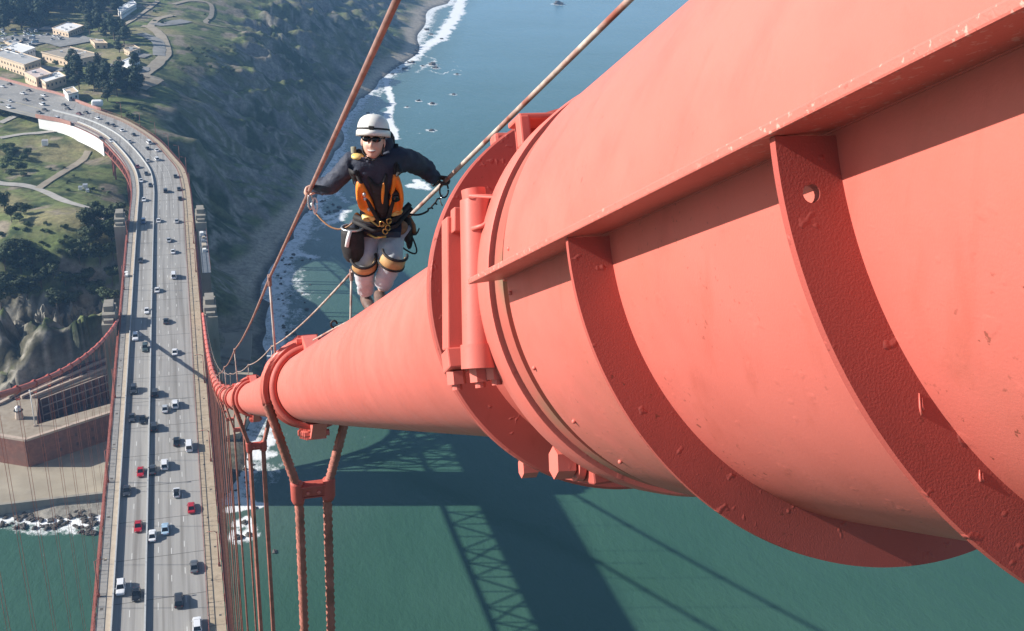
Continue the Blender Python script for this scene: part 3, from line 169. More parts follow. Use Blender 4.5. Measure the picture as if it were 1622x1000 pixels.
# ------------------------------------------------------------ value noise in numpy
def vnoise(X,Y,seed=0):
    xi=np.floor(X).astype(int); yi=np.floor(Y).astype(int); fx=X-xi; fy=Y-yi; fx=fx*fx*(3-2*fx); fy=fy*fy*(3-2*fy)
    def h(a,b):
        n=(a*374761393+b*668265263+seed*974634777)&0xffffffff; n=((n^(n>>13))*1274126177)&0xffffffff; return ((n^(n>>16))&0xffff)/65535.0
    return (h(xi,yi)*(1-fx)+h(xi+1,yi)*fx)*(1-fy)+(h(xi,yi+1)*(1-fx)+h(xi+1,yi+1)*fx)*fy
def fbm(X,Y,o=4,seed=0):
    r=0;a=.5
    for k in range(o): r=r+a*vnoise(X*2**k+17*k,Y*2**k-9*k,seed+k); a*=.5
    return r/(1-.5**o)
def ridge(X,Y,o=4,seed=0):
    r=0;a=.5
    for k in range(o): r=r+a*(1-np.abs(2*vnoise(X*2**k+5*k,Y*2**k+3*k,seed+k)-1)); a*=.5
    return r/(1-.5**o)
# ------------------------------------------------------------ terrain height
_T=np.array(TERR); _P=_T[:,:2]; _n=len(_P)
# warp the far distance so that control points are evenly weighted
def _wp(P): P=np.asarray(P,float); return P
_D=np.linalg.norm(_P[:,None]-_P[None],axis=2); _A=np.zeros((_n+1,_n+1)); _A[:_n,:_n]=_D+np.eye(_n)*-0.8; _A[:_n,_n]=1; _A[_n,:_n]=1
_Wt=np.linalg.solve(_A,np.concatenate([_T[:,2],[0]]))
_S=np.array(SHORE)
def shore_d(X,Y):
    d=np.full(X.shape,1e9)
    for i in range(len(_S)-1):
        a=_S[i];b=_S[i+1];ab=b-a;t=np.clip(((X-a[0])*ab[0]+(Y-a[1])*ab[1])/(ab@ab),0,1)
        d=np.minimum(d,np.hypot(X-a[0]-t*ab[0],Y-a[1]-t*ab[1]))
    return d
def base_h(X,Y):
    X=np.asarray(X,float);Y=np.asarray(Y,float); sh=X.shape; x=X.ravel();y=Y.ravel(); z=np.full(x.shape,_Wt[_n])
    for i in range(_n): z+=_Wt[i]*np.hypot(x-_P[i,0],y-_P[i,1])
    return z.reshape(sh)
def height(X,Y):
    X=np.asarray(X,float);Y=np.asarray(Y,float)
    z=base_h(X,Y)
    above=np.clip((z+62)/12,0,1)
    # rocky ridges on the steep seaward slope, gentle ground elsewhere
    seaward=np.clip((X-(14+np.clip(Y-700,0,500)*.07))/60,0,1)*np.clip((Y-440)/40,0,1)
    rx=(X*.92+Y*.38);ry=(-X*.38+Y*.92)
    rg=ridge(rx/90,ry/34,4,3)-.55; fine=ridge(X/16,Y/14,3,11)-.5
    z=z+above*seaward*np.clip((3-z)/18,.08,1)*(rg*30+fine*12.0+(ridge(X/42,Y/26,3,77)-.55)*18-3)
    z=z+above*(1-seaward)*((fbm(X/25,Y/25,4,5)-.5)*2.2)*np.clip((-2-z)/6,.12,1)
    # rock face above the fort
    cl=np.clip((z+62)/8,0,1)*np.clip((-30-z)/8,0,1)*np.clip((12-X)/20,0,1)
    z=z+cl*((ridge(X/10,Y/12,4,21)-.5)*10+(ridge(X/4.2,Y/4.5,3,22)-.5)*6+(ridge(X/2.3,Y/2.3,2,23)-.5)*2.5)
    # keep clear below the roadway
    L=np.clip((Y-455)/40,0,1)*np.clip((665-Y)/20,0,1)
    inside=(X>-80)&(X<6)&(Y<441)&(Y-400<(X+80)*.56)
    z=np.where(inside,np.minimum(z,-64.2),z)
    return np.clip(z,-71.5,None)
def ter_z(x,y): return float(height(np.array([float(x)]),np.array([float(y)]))[0])
# ------------------------------------------------------------ materials
def paint(name,c,c2,rough=.5,grain=300,gs=.12,blob=.5,speck=.5,streak=.5,grime=.0,chips=0.0):
    m=bpy.data.materials.new(name); m.use_nodes=True; N=m.node_tree.nodes; L=m.node_tree.links; b=N['Principled BSDF']; b.inputs['Specular IOR Level'].default_value=.42
    tc=N.new('ShaderNodeTexCoord')
    def nz(s_,d=5,st=None,ro=.55,off=0):
        mp=N.new('ShaderNodeMapping'); mp.inputs['Scale'].default_value=st or (1,1,1); mp.inputs['Location'].default_value=(off,off*.7,off*.3); L.new(tc.outputs['Object'],mp.inputs[0])
        t=N.new('ShaderNodeTexNoise'); t.inputs['Scale'].default_value=s_; t.inputs['Detail'].default_value=d; t.inputs['Roughness'].default_value=ro; L.new(mp.outputs[0],t.inputs['Vector']); return t.outputs['Fac']
    def mr(f,a,b_,lo=0.0,hi=1.0):
        r=N.new('ShaderNodeMapRange'); r.inputs['From Min'].default_value=a; r.inputs['From Max'].default_value=b_; r.inputs['To Min'].default_value=lo; r.inputs['To Max'].default_value=hi; L.new(f,r.inputs['Value']); return r.outputs[0]
    def mx(f,x,y):
        q=N.new('ShaderNodeMix'); q.data_type='RGBA'; L.new(f,q.inputs['Factor'])
        for k,v in ((6,x),(7,y)):
            if isinstance(v,tuple): q.inputs[k].default_value=(*v,1)
            else: L.new(v,q.inputs[k])
        return q.outputs[2]
    def mul(f,g):
        q=N.new('ShaderNodeMath'); q.operation='MULTIPLY'; L.new(f,q.inputs[0])
        if isinstance(g,float): q.inputs[1].default_value=g
        else: L.new(g,q.inputs[1])
        return q.outputs[0]
    col_=mx(mr(nz(1.1,6),.35,.65),c,c2)
    col_=mx(mul(mr(nz(7,5,off=3),.50,.72),.35),col_,tuple(v*.80 for v in c))          # hand mottling
    col_=mx(mul(mr(nz(2.2,6,(6,6,.8),off=9),.58,.74),streak*.9),col_,(c[0]*.78,c[1]*.70,c[2]*.62)) # runs
    col_=mx(mul(mul(mr(nz(75,3,off=5),.66,.70),mr(nz(4,4,off=2),.48,.62)),speck),col_,(.20,.055,.035))   # rust specks
    if grime: col_=mx(mul(mr(nz(1.6,7,(1,1,1),.7,off=6),.47,.72),grime),col_,(.21,.12,.065))
    if chips: col_=mx(mul(mul(mr(nz(95,3,off=1),.60,.64),mr(nz(4,3,off=8),.46,.54)),chips),col_,(.74,.44,.36))
    L.new(col_,b.inputs['Base Color']); L.new(mr(nz(5,4,off=4),.3,.7,rough-.08,rough+.12),b.inputs['Roughness'])
    h=N.new('ShaderNodeMath'); h.operation='MULTIPLY_ADD'; L.new(mr(nz(26,2,off=7),.64,.72),h.inputs[0]); h.inputs[1].default_value=blob; L.new(mul(nz(grain,2),gs),h.inputs[2])
    bp=N.new('ShaderNodeBump'); bp.inputs['Strength'].default_value=.55; bp.inputs['Distance'].default_value=.004; L.new(h.outputs[0],bp.inputs['Height']); L.new(bp.outputs[0],b.inputs['Normal'])
    MATS[name]=m; return m
PC=(.62,.145,.112); PC2=(.66,.168,.132)
ORANGE=paint('orange_paint',PC,PC2,rough=.46,grain=240,gs=.10,blob=.12,speck=.5,streak=.35)
ORANGE_R=paint('orange_paint_rough_shade',(.41,.080,.062),(.47,.098,.075),rough=.6,grain=330,gs=.20,blob=.8,speck=.8,streak=.5)  # rough paint, its base darkened to carry the shade on ribs and clamp faces
ORANGE_L=paint('orange_paint_grimy',PC,PC2,rough=.5,grain=240,gs=.12,blob=.15,speck=.8,streak=.5,grime=.30)
ORANGE_F=paint('orange_paint_chipped',PC,PC2,rough=.5,grain=240,gs=.3,blob=.5,speck=.6,streak=.3,chips=.55)
ORANGE_D=mat('orange_paint_weathered',(.26,.08,.06),(.35,.12,.09),rough=.6,scale=.8,bump=.2,bscale=8,c3=(.22,.06,.045),s3=1.3,th3=(.58,.75))
ROPE=mat('painted_rope',(.30,.11,.08),(.44,.16,.12),rough=.7,scale=6,bump=.3,bscale=60,c3=(.20,.09,.06),s3=2.0,th3=(.52,.7))
PALEROPE_L=mat('rusty_hand_rope',(.23,.12,.10),(.37,.22,.185),rough=.6,scale=9,bump=.4,bscale=160,bdist=.004)
PALEROPE=mat('weathered_hand_rope',(.36,.27,.23),(.60,.50,.43),rough=.55,scale=9,bump=.4,bscale=160,c3=(.30,.10,.07),s3=3,th3=(.5,.66),bdist=.004)
ASPH=mat('worn_road_surface',(.285,.275,.258),(.335,.325,.30),rough=.85,scale=.5,bump=.1,bscale=6,c3=(.20,.188,.17),s3=.30,th3=(.48,.66),stretch=(2.6,.05,1))
ASPH2=mat('approach_road_surface',(.27,.26,.24),(.31,.30,.275),rough=.85,scale=.2,c3=(.18,.175,.165),s3=.06,th3=(.5,.7))
WALK_W=mat('tan_sidewalk',(.36,.29,.20),(.43,.35,.25),rough=.9,scale=.5,c3=(.28,.22,.16),s3=.9,th3=(.55,.7))
WALK_E=mat('railing_shadow_walk',(.25,.24,.22),(.31,.30,.28),rough=.9,scale=.6,c3=(.2,.19,.18),s3=.8,th3=(.55,.7))  # grey is the outer railing's shadow painted into the walk colour
WALKTAN=mat('tan_walk_strip',(.40,.33,.25),(.47,.40,.31),rough=.9,scale=.7)
BARR=mat('barrier_concrete',(.38,.39,.39),(.46,.47,.46),rough=.8,scale=1.5)
CONC=mat('pylon_concrete',(.23,.215,.18),(.31,.285,.235),rough=.9,scale=.25,bump=.15,bscale=2,c3=(.22,.20,.17),s3=.35,th3=(.5,.7),stretch=(1,1,.35))
WHITE=mat('white_paint',(.74,.74,.72),(.80,.80,.78),rough=.6,scale=2)
LINE=mat('lane_paint',(.60,.60,.57),(.72,.72,.68),rough=.7,scale=3)
YLINE=mat('yellow_lane_paint',(.50,.42,.20),(.58,.50,.26),rough=.7,scale=2)
DARKSEAM=mat('joint_seam',(.07,.065,.06),(.11,.10,.09),rough=.9,scale=3)
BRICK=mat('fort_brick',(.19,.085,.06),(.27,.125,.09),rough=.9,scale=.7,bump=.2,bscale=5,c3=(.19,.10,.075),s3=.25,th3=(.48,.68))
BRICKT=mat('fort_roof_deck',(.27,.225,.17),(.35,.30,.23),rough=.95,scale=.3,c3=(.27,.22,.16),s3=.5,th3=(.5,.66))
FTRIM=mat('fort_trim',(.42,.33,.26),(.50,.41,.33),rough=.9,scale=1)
FDARK=mat('fort_dark_brown',(.10,.055,.045),(.16,.09,.075),rough=.9,scale=1)  # dark brown for courtyard walls, gallery floors, windows and some terrace parapets
SAND=mat('pale_sand',(.33,.28,.21),(.42,.36,.27),rough=.95,scale=.4)
ROCKM=mat('sea_rock',(.05,.045,.04),(.12,.105,.09),rough=.9,scale=.5,bump=.6,bscale=3)
STEEL=mat('galvanised_steel',(.55,.55,.55),(.62,.62,.62),rough=.35,metal=.8,scale=5)
BLACK=mat('black_rubber',(.012,.012,.013),(.02,.02,.02),rough=.6,scale=5)
# ------------------------------------------------------------ terrain
xs=np.concatenate([np.arange(-420,-160,10.),np.arange(-160,130,1.7),np.arange(130,330,4.),np.arange(330,700,10.)])
ys=[300.]
while ys[-1]<2500: ys.append(ys[-1]+max(1.3,1.3+(ys[-1]-520)*.0055))
ys=np.array(ys); TX,TY=np.meshgrid(xs,ys)
TZ=height(TX,TY)
gy=np.gradient(TZ,axis=0)/np.gradient(TY,axis=0); gx=np.gradient(TZ,axis=1)/np.gradient(TX,axis=1); slope=np.hypot(gx,gy)
def mixc(a,b,f): f=np.clip(f,0,1)[...,None]; return a*(1-f)+np.array(b)*f
n1=fbm(TX/38,TY/38,5,31); n2=fbm(TX/9,TY/9,4,41); n3=fbm(TX/4,TY/4,3,51)
C=np.zeros(TX.shape+(3,))+np.array((.140,.172,.062))
C=mixc(C,(.045,.066,.028),(n2-.46)*7); C=mixc(C,(.15,.16,.07),(fbm(TX/6,TY/5,3,43)-.58)*6)                 # darker scrub in the grass
C=mixc(C,(.24,.215,.11),(n1-.53)*6*(n3*.8+.5))      # dry yellow grass
C=mixc(C,(.24,.205,.15),(fbm(TX/14,TY/14,4,61)-.62)*14)   # bare dirt
seaw=np.clip((TX-14-np.clip(TY-700,0,500)*.06)/20,0,1)
rock=np.array((.20,.185,.16)); leftside=np.clip((0-TX)/12,0,1)*np.clip((TZ+35)/3,0,1); st=np.clip((slope-.42-leftside*1.5)*3.2,0,1)
scrub=np.clip((fbm(TX/22,TY/15,4,71)-.47)*8,0,1)
RC=mixc(np.zeros_like(C)+rock,(.05,.07,.03),scrub); RC=mixc(RC,(.12,.13,.06),(fbm(TX/30,TY/12,4,75)-.55)*10); RC=mixc(RC,(.30,.27,.22),(ridge(TX/10,TY/10,4,81)-.72)*8)
cf=((TX<8)&(TY<480)&(TZ<-34)); RC=np.where(cf[...,None],mixc(np.zeros_like(C)+np.array((.27,.25,.205)),(.08,.075,.05),(fbm(TX/3,TZ/7+TY/5,4,85)-.45)*6),RC)
st=np.where(cf,np.maximum(st,np.clip((slope-.25)*4,0,1)),st)
C=C*(1-st[...,None])+RC*st[...,None]
low=np.clip((-60.5-TZ)/2.5,0,1)
C=mixc(C,(.42,.36,.275),low*np.clip((TX-15)/10,0,1)*np.clip((TY-470)/60,0,1))
C=mixc(C,(.27,.235,.18),low*(1-np.clip((TY-470)/60,0,1))*np.clip(fbm(TX/12,TY/12,3,91)*2,0,1))
wet=np.clip((-65.2-TZ)/.8,0,1); C=mixc(C,(.10,.09,.075),wet)
ledge=np.clip((-58-TZ)/3,0,1)*(TX<0)*(TY<455); C=mixc(C,(.29,.27,.23),ledge)
C=C*(.86+.28*n3[...,None])
def vcmat(name,rough=.95,bump=.5,nscale=.35):
    m=bpy.data.materials.new(name); m.use_nodes=True; N=m.node_tree.nodes; L=m.node_tree.links; b=N['Principled BSDF']; b.inputs['Roughness'].default_value=rough; b.inputs['Specular IOR Level'].default_value=.15
    a=N.new('ShaderNodeAttribute'); a.attribute_name='Col'; tc=N.new('ShaderNodeTexCoord')
    t=N.new('ShaderNodeTexNoise'); t.inputs['Scale'].default_value=nscale; t.inputs['Detail'].default_value=8; t.inputs['Roughness'].default_value=.7; L.new(tc.outputs['Object'],t.inputs['Vector'])
    r=N.new('ShaderNodeMapRange'); r.inputs['From Min'].default_value=.3; r.inputs['From Max'].default_value=.7; r.inputs['To Min'].default_value=.55; r.inputs['To Max'].default_value=1.45; L.new(t.outputs['Fac'],r.inputs['Value'])
    mx=N.new('ShaderNodeVectorMath'); mx.operation='SCALE'; L.new(a.outputs['Color'],mx.inputs[0]); L.new(r.outputs[0],mx.inputs['Scale']); L.new(mx.outputs[0],b.inputs['Base Color'])
    bp=N.new('ShaderNodeBump'); bp.inputs['Strength'].default_value=bump; bp.inputs['Distance'].default_value=1.2; L.new(t.outputs['Fac'],bp.inputs['Height']); L.new(bp.outputs[0],b.inputs['Normal'])
    return m
TERM=vcmat('hillside_ground')
ter=struct(grid_obj('hillside',TX,TY,TZ,TERM,{'Col':C}))
# ------------------------------------------------------------ water with foam near shore and rocks
wx=np.concatenate([np.arange(-3000,-120,160.),np.arange(-120,60,1.5),np.arange(60,420,2.5),np.arange(420,760,6.),np.arange(760,4000,180.)])
wy=[-1500.,-1200.,-900.,-600.,-300.,-100.,0.,80.,140.,200.,240.,270.]
while wy[-1]<2000: wy.append(wy[-1]+max(1.4,1.4+(wy[-1]-400)*.006))
wy+= [2100.,2300.,2600.,3000.,3600.,4500.]
WX,WY=np.meshgrid(wx,np.array(wy)); foam=np.zeros(WX.shape)
wob=(fbm(WX/9,WY/9,3,101)-.5)*9
for pts,wd,s in FOAM:
    d=np.full(WX.shape,1e9)
    for i in range(len(pts)-1):
        a=np.array(pts[i]);b=np.array(pts[i+1]);ab=b-a;t=np.clip(((WX-a[0])*ab[0]+(WY-a[1])*ab[1])/max(ab@ab,1e-6),0,1)
        d=np.minimum(d,np.hypot(WX-a[0]-t*ab[0],WY-a[1]-t*ab[1]))
    foam=np.maximum(foam,s*np.clip(1.25-(d+wob*wd/9)/wd,0,1))
for x,y,s in SEAROCK: foam=np.maximum(foam,.85*np.clip(1.5-np.hypot(WX-x,(WY-y))/(s*1.0+2.0),0,1)*(s>1.8))
sd=shore_d(WX,WY); near=(WY>330)&(WX<700); foam=np.maximum(foam,np.where(near,.74*np.clip(1-(sd-5+wob*.8)/(10+10*np.clip((WY-600)/600,0,1)),0,1),0))
shal=np.where(WY>250,np.clip(1-sd/70,0,1),0)**1.5
foam*= (WY<2100)
wm=bpy.data.materials.new('sea_water'); wm.use_nodes=True; N=wm.node_tree.nodes; L=wm.node_tree.links; b=N['Principled BSDF']
tc=N.new('ShaderNodeTexCoord')
def nz(scale,detail,rough=.5,sv=None,w=None):
    t=N.new('ShaderNodeTexNoise'); t.inputs['Scale'].default_value=scale; t.inputs['Detail'].default_value=detail; t.inputs['Roughness'].default_value=rough
    v=tc.outputs['Object']
    if sv:
        mp=N.new('ShaderNodeMapping'); mp.inputs['Scale'].default_value=sv; mp.inputs['Rotation'].default_value=(0,0,.5); L.new(v,mp.inputs[0]); v=mp.outputs[0]
    L.new(v,t.inputs['Vector']); return t.outputs['Fac']
def rmp(f,a,bb,ca,cb):
    r=N.new('ShaderNodeValToRGB'); r.color_ramp.elements[0].position=a; r.color_ramp.elements[1].position=bb; r.color_ramp.elements[0].color=(*ca,1); r.color_ramp.elements[1].color=(*cb,1); L.new(f,r.inputs[0]); return r.outputs[0]
def mxc(f,a,bb):
    m=N.new('ShaderNodeMix'); m.data_type='RGBA'; L.new(f,m.inputs['Factor'])
    for s_,q in ((6,a),(7,bb)):
        if isinstance(q,tuple): m.inputs[s_].default_value=(*q,1)
        else: L.new(q,m.inputs[s_])
    return m.outputs[2]
deep=rmp(nz(.012,5,.55),.35,.68,(.034,.094,.062),(.044,.108,.074))
sa=N.new('ShaderNodeAttribute'); sa.attribute_name='shal'
c=mxc(sa.outputs['Fac'],deep,(.085,.135,.11))
far_sky=N.new('ShaderNodeAttribute'); far_sky.attribute_name='open'; c=mxc(far_sky.outputs['Fac'],c,(.145,.285,.355))  # bluer open sea, brightened further to paint in the far sky reflection
fa=N.new('ShaderNodeAttribute'); fa.attribute_name='foam'
fn=nz(.28,10,.85,(1,.7,1)); mt=N.new('ShaderNodeMath'); mt.operation='MULTIPLY_ADD'; L.new(fa.outputs['Fac'],mt.inputs[0]); mt.inputs[1].default_value=.5; L.new(fn,mt.inputs[2])
ff=rmp(mt.outputs[0],.74,.88,(0,0,0),(1,1,1))
c=mxc(ff,c,(.80,.82,.82)); L.new(c,b.inputs['Base Color'])
rr=N.new('ShaderNodeMapRange'); L.new(ff,rr.inputs['Value']); rr.inputs['To Min'].default_value=.11; rr.inputs['To Max'].default_value=.9; L.new(rr.outputs[0],b.inputs['Roughness']); b.inputs['IOR'].default_value=1.33
h1=nz(.09,6,.6,(1,.45,1)); h2=nz(.7,5,.6,(1,.6,1)); ad=N.new('ShaderNodeMath'); ad.operation='MULTIPLY_ADD'; L.new(h2,ad.inputs[0]); ad.inputs[1].default_value=.35; L.new(h1,ad.inputs[2])
bp=N.new('ShaderNodeBump'); bp.inputs['Strength'].default_value=.5; bp.inputs['Distance'].default_value=1.0; L.new(ad.outputs[0],bp.inputs['Height']); L.new(bp.outputs[0],b.inputs['Normal'])
sea=struct(grid_obj('sea',WX,WY,np.full(WX.shape,WATER)+np.zeros(WX.shape),wm,{'foam':foam,'shal':shal,'open':np.clip((WY-380)/1300,0,1)*np.clip(sd/60,0,1)*(.75+.5*fbm(WX/160,WY/60,3,131))}))  # the open attribute grades far water towards the painted sky reflection
# ------------------------------------------------------------ paths and lots draped on the hill
PM={'concrete':mat('gravel_path',(.34,.32,.28),(.42,.40,.36),rough=.95,scale=.3),'dirt':mat('dirt_path',(.29,.245,.18),(.37,.32,.24),rough=.95,scale=.2),'lot':mat('old_tarmac',(.20,.20,.19),(.27,.265,.25),rough=.95,scale=.15,c3=(.15,.15,.145),s3=.08)}
def catmull(P,n):
    P=[np.array(p,float) for p in P]; Q=[2*P[0]-P[1]]+P+[2*P[-1]-P[-2]]; out=[]
    for i in range(1,len(Q)-2):
        for k in range(n):
            t=k/n; out.append(.5*((2*Q[i])+(-Q[i-1]+Q[i+1])*t+(2*Q[i-1]-5*Q[i]+4*Q[i+1]-Q[i+2])*t*t+(-Q[i-1]+3*Q[i]-3*Q[i+1]+Q[i+2])*t**3))
    out.append(P[-1]); return out
for k,(pts,wd,mm,lab) in enumerate(PATHS):
    Pn=catmull(pts,14) ; m=len(Pn); nc=max(3,int(wd/2.2)+1); PX=np.zeros((m,nc));PY=np.zeros((m,nc))
    for i,p in enumerate(Pn):
        t=Pn[min(i+1,m-1)]-Pn[max(i-1,0)]; t/=np.linalg.norm(t)+1e-9; nrm=np.array([-t[1],t[0]]); ww=wd*(.9+.25*float(fbm(np.array([i*.31+k*7.]),np.array([k*1.7]),2,5)[0]))
        for j in range(nc): q=p+nrm*ww*(j/(nc-1)-.5); PX[i,j]=q[0];PY[i,j]=q[1]
    o=struct(grid_obj({'lot':'parking_lot'}.get(mm,'footpath'),PX,PY,height(PX,PY)+.35+.03*k,PM[mm]))
# ------------------------------------------------------------ the haze in the air
hm=bpy.data.materials.new('haze'); hm.use_nodes=True; hn=hm.node_tree; hn.nodes.clear(); ho=hn.nodes.new('ShaderNodeOutputMaterial'); pv=hn.nodes.new('ShaderNodeVolumePrincipled')
pv.inputs['Color'].default_value=(.28,.56,1.0,1); pv.inputs['Density'].default_value=.00015; pv.inputs['Anisotropy'].default_value=.1; hn.links.new(pv.outputs[0],ho.inputs['Volume'])
hz=MB().box((500,1500,43.),(7400,6400,234.)).build('haze',hm); hz['kind']='stuff'
# ------------------------------------------------------------ bridge roadway stations (left and right outer deck edges)
ST=[((-13.7,-10),(13.7,-10)),((-13.7,100),(13.7,100)),((-13.7,200),(13.7,200)),((-13.7,300),(13.7,300)),((-13.7,400),(13.7,400)),((-13.6,465),(13.7,467)),((-13.5,495),(13.2,502)),((-15.0,522),(11.5,530)),((-18.3,545),(7.0,553)),((-24.0,570),(.5,583)),((-31.5,597),(-8,610)),((-41.5,619),(-19,637)),((-53,637),(-33,660)),((-67,650),(-47,683)),((-80,664),(-60,706)),((-97,683),(-76,726)),((-130,715),(-112,772)),((-175,765),(-160,825)),((-230,815),(-215,880))]
LS=catmull([s[0] for s in ST],12); RS=catmull([s[1] for s in ST],12)
SY=[(a,b) for a,b in zip(LS,RS)]
def st_at(i): a,b=SY[i]; return a,b
IEND=len(SY)-1
ib=lambda Y:min(range(len(SY)),key=lambda i:abs((SY[i][0][1]+SY[i][1][1])/2-Y)+(0 if SY[i][0][0]>-100 else 1000))
def sweep(mb,u0,u1,z0,z1,i0=0,i1=None,mi=0):
    i1=IEND if i1 is None else i1; o=len(mb.v)
    for i in range(i0,i1+1):
        a,b=SY[i]; p=a+(b-a)*u0; q=a+(b-a)*u1
        mb.v+= [(p[0],p[1],z0),(q[0],q[1],z0),(q[0],q[1],z1),(p[0],p[1],z1)]
    for k in range(i1-i0):
        s=o+4*k
        for j in range(4): j2=(j+1)%4; mb.f.append((s+j,s+j2,s+4+j2,s+4+j)); mb.mi.append(mi)
    e=o+4*(i1-i0); mb.f+=[(o+3,o+2,o+1,o),(e,e+1,e+2,e+3)]; mb.mi+=[mi,mi]; return mb
I0=0; I470=ib(470); I650=ib(640); IP=ib(668)
U=lambda x:(x+13.7)/27.4
road=struct(sweep(MB(),U(-12.9),U(12.9),-.9,0.0,I0,IP).build('roadway',ASPH))
plaza=struct(sweep(MB(),-.02,1.10,-.9,-.004,IP,IEND).build('plaza_road',ASPH2))
struct(sweep(MB(),U(9.55),U(12.9),.004,.17,I0,I650+8).build('sidewalk',WALK_W))
struct(sweep(MB(),U(-12.9),U(-11.15),.004,.17,I0,I650).build('sidewalk',WALK_E))
struct(sweep(MB(),U(-11.146),U(-9.9),.004,.20,I0,I650).build('lit_walk_strip',WALKTAN))  # lit rest of the same sidewalk, tan where the painted shadow ends
# sidewalk slab joints
for k in range(70):
    y=100+k*7.62
    if y>470: break
    MB().box((11.2,y,.175),(3.3,.09,.012)).build('slab_joint',DARKSEAM,None)['kind']='structure'
    MB().box((-12.0,y,.175),(1.7,.09,.012)).build('slab_joint',DARKSEAM,None)['kind']='structure'
tag(sweep(MB(),U(-9.9),U(-9.62),.004,.92,I0,I650).build('traffic_barrier',BARR),'long pale roadside barrier between the narrow grey sidewalk and the two traffic lanes','barrier')
tag(sweep(MB(),U(-3.35),U(-3.0),.004,.80,I0,IP).build('traffic_barrier',BARR),'thin pale median barrier dividing two lanes from four lanes','barrier')
# rail between road and west sidewalk, outer railings, chords
def railing(u,z0,z1,i0,i1,label,posts=True,m=ORANGE_D,name='railing'):
    t=thing(name,(0,0,0),label,'railing'); 
    sweep(MB(),u-.002,u+.002,z1-.09,z1,i0,i1).build('top_rail',m,t); sweep(MB(),u-.0015,u+.0015,z0+.25,z0+.33,i0,i1).build('bottom_rail',m,t)
    mb=MB(); 
    for i in range(i0,i1):
        a,b=SY[i];a2,b2=SY[i+1]; L=np.linalg.norm(a2+(b2-a2)*u-a-(b-a)*u); n=max(1,int(L/1.25))
        for k in range(n):
            f=k/n; p=(a+(b-a)*u)*(1-f)+(a2+(b2-a2)*u)*f
            mb.box((p[0],p[1],(z0+z1)/2),(.05 if k%3 else .12,.05 if k%3 else .14,z1-z0))
    o=mb.build('baluster',m,t); o['kind']='stuff'; return t
railing(U(9.42),0.0,1.0,I0,I650+6,'low rust red rail between the four lanes and the wide tan sidewalk')
railing(U(13.15),.1,1.35,I0,I650+8,'red outer railing along the sea side of the tan sidewalk')
railing(U(-13.15),.1,1.35,I0,I650,'red outer railing along the narrow grey sidewalk above the fort')
# parts of the roadway : dashes and joints (shared meshes)
dash=MB().box((0,0,.006),(.13,2.3,.004)).mesh('lane_dash',LINE); 
for x in (-6.35,-.62,2.22,5.1):
    k=0;y=120.
    while y<470:
        link('lane_dash',dash,road,(x,y+(x*7)%3,0)); y+=10.2
seam=MB().box((0,0,.006),(12.4,.16,.006)).mesh('expansion_joint',DARKSEAM); seam2=MB().box((0,0,.006),(6.0,.16,.006)).mesh('expansion_joint',DARKSEAM)
for k in range(24):
    y=104.2+15.24*k
    if y<470: link('expansion_joint',seam,road,(3.1,y,0)); link('expansion_joint',seam2,road,(-6.5,y,0))
for u in (U(-6.35),U(-.62),U(2.22),U(5.1)):
    i=I470
    while i<IP-1:
        a,b=SY[i];a2,b2=SY[i+1]; p=a+(b-a)*u;q=a2+(b2-a2)*u; d=(q-p)/np.linalg.norm(q-p); h=math.atan2(-d[0],d[1]); link('lane_dash',dash,road,(p[0],p[1],0),h)
        m_=(p+q)/2; link('lane_dash',dash,road,(m_[0],m_[1],0),h); i+=2 if u>.4 else 3
for i in range(I470+3,IP,5):
    a,b=SY[i]; c_=(a*.57+b*.43); d=(b-a)/np.linalg.norm(b-a); 
    MB().beam((a+(b-a)*.16).tolist()+[.009],(a+(b-a)*.83).tolist()+[.009],.18,.006).build('expansion_joint',DARKSEAM,road)
sweep(MB(),.30,.308,0.0,.012,IP,IEND).build('edge_line',YLINE,plaza)
sweep(MB(),.03,.037,0.0,.012,IP,IEND).build('edge_line',YLINE,plaza)
sweep(MB(),U(-3.4)+.012,U(-3.4)+.022,0.001,.012,I650-14,IP).build('edge_line',YLINE,road)
for u in (.42,.54,.66,.78,.90):
    for i in range(IP+1,IEND-6,2):
        a,b=SY[i];a2,b2=SY[i+1]; p=a+(b-a)*u;q=a2+(b2-a2)*u; d=(q-p)/np.linalg.norm(q-p); link('lane_dash',dash,plaza,(p[0],p[1],0),math.atan2(-d[0],d[1]))
# low parapets of the approach
pw=mat('red_parapet',(.36,.18,.14),(.44,.24,.19),rough=.8,scale=.6)
tag(sweep(MB(),1.0,1.025,-.9,1.3,I650+6,IEND-20).build('parapet',pw),'reddish parapet on the outer side of the curving approach road','parapet')
tag(sweep(MB(),-.025,0.0,-.9,1.2,I650,IP).build('parapet',pw),'reddish parapet above the white approach wall','parapet')
# ------------------------------------------------------------ stiffening trusses under the deck (x = +-13.72)
def truss(x,label,y0,y1,zt=-.95,zb=-8.5):
    t=thing('stiffening_truss',(x,0,0),label,'truss','stiffening trusses under the deck')
    MB().box((0,(y0+y1)/2,zt),(.5,y1-y0,.8)).build('top_chord',ORANGE_D,t); MB().box((0,(y0+y1)/2,zb),(.9,y1-y0,.9)).build('bottom_chord',ORANGE_D,t)
    me=MB().beam((0,0,zb+.45),(0,0,zt-.45),.42).mesh('vertical',ORANGE_D); d1=MB().beam((0,.2,zb+.4),(0,7.42,zt-.4),.5).mesh('diagonal',ORANGE_D); d2=MB().beam((0,.2,zt-.4),(0,7.42,zb+.4),.5).mesh('diagonal',ORANGE_D)
    n=int((y1-y0)/7.62)
    for k in range(n+1):
        link('vertical',me,t,(0,y0+k*7.62,0))
        if k<n: link('diagonal',d1 if k%2 else d2,t,(0,y0+k*7.62,0))
    return t
truss(13.72,'red steel stiffening truss under the sea side edge of the deck',12.2,336.5)
truss(-13.72,'red steel stiffening truss under the fort side edge of the deck',12.2,336.5)
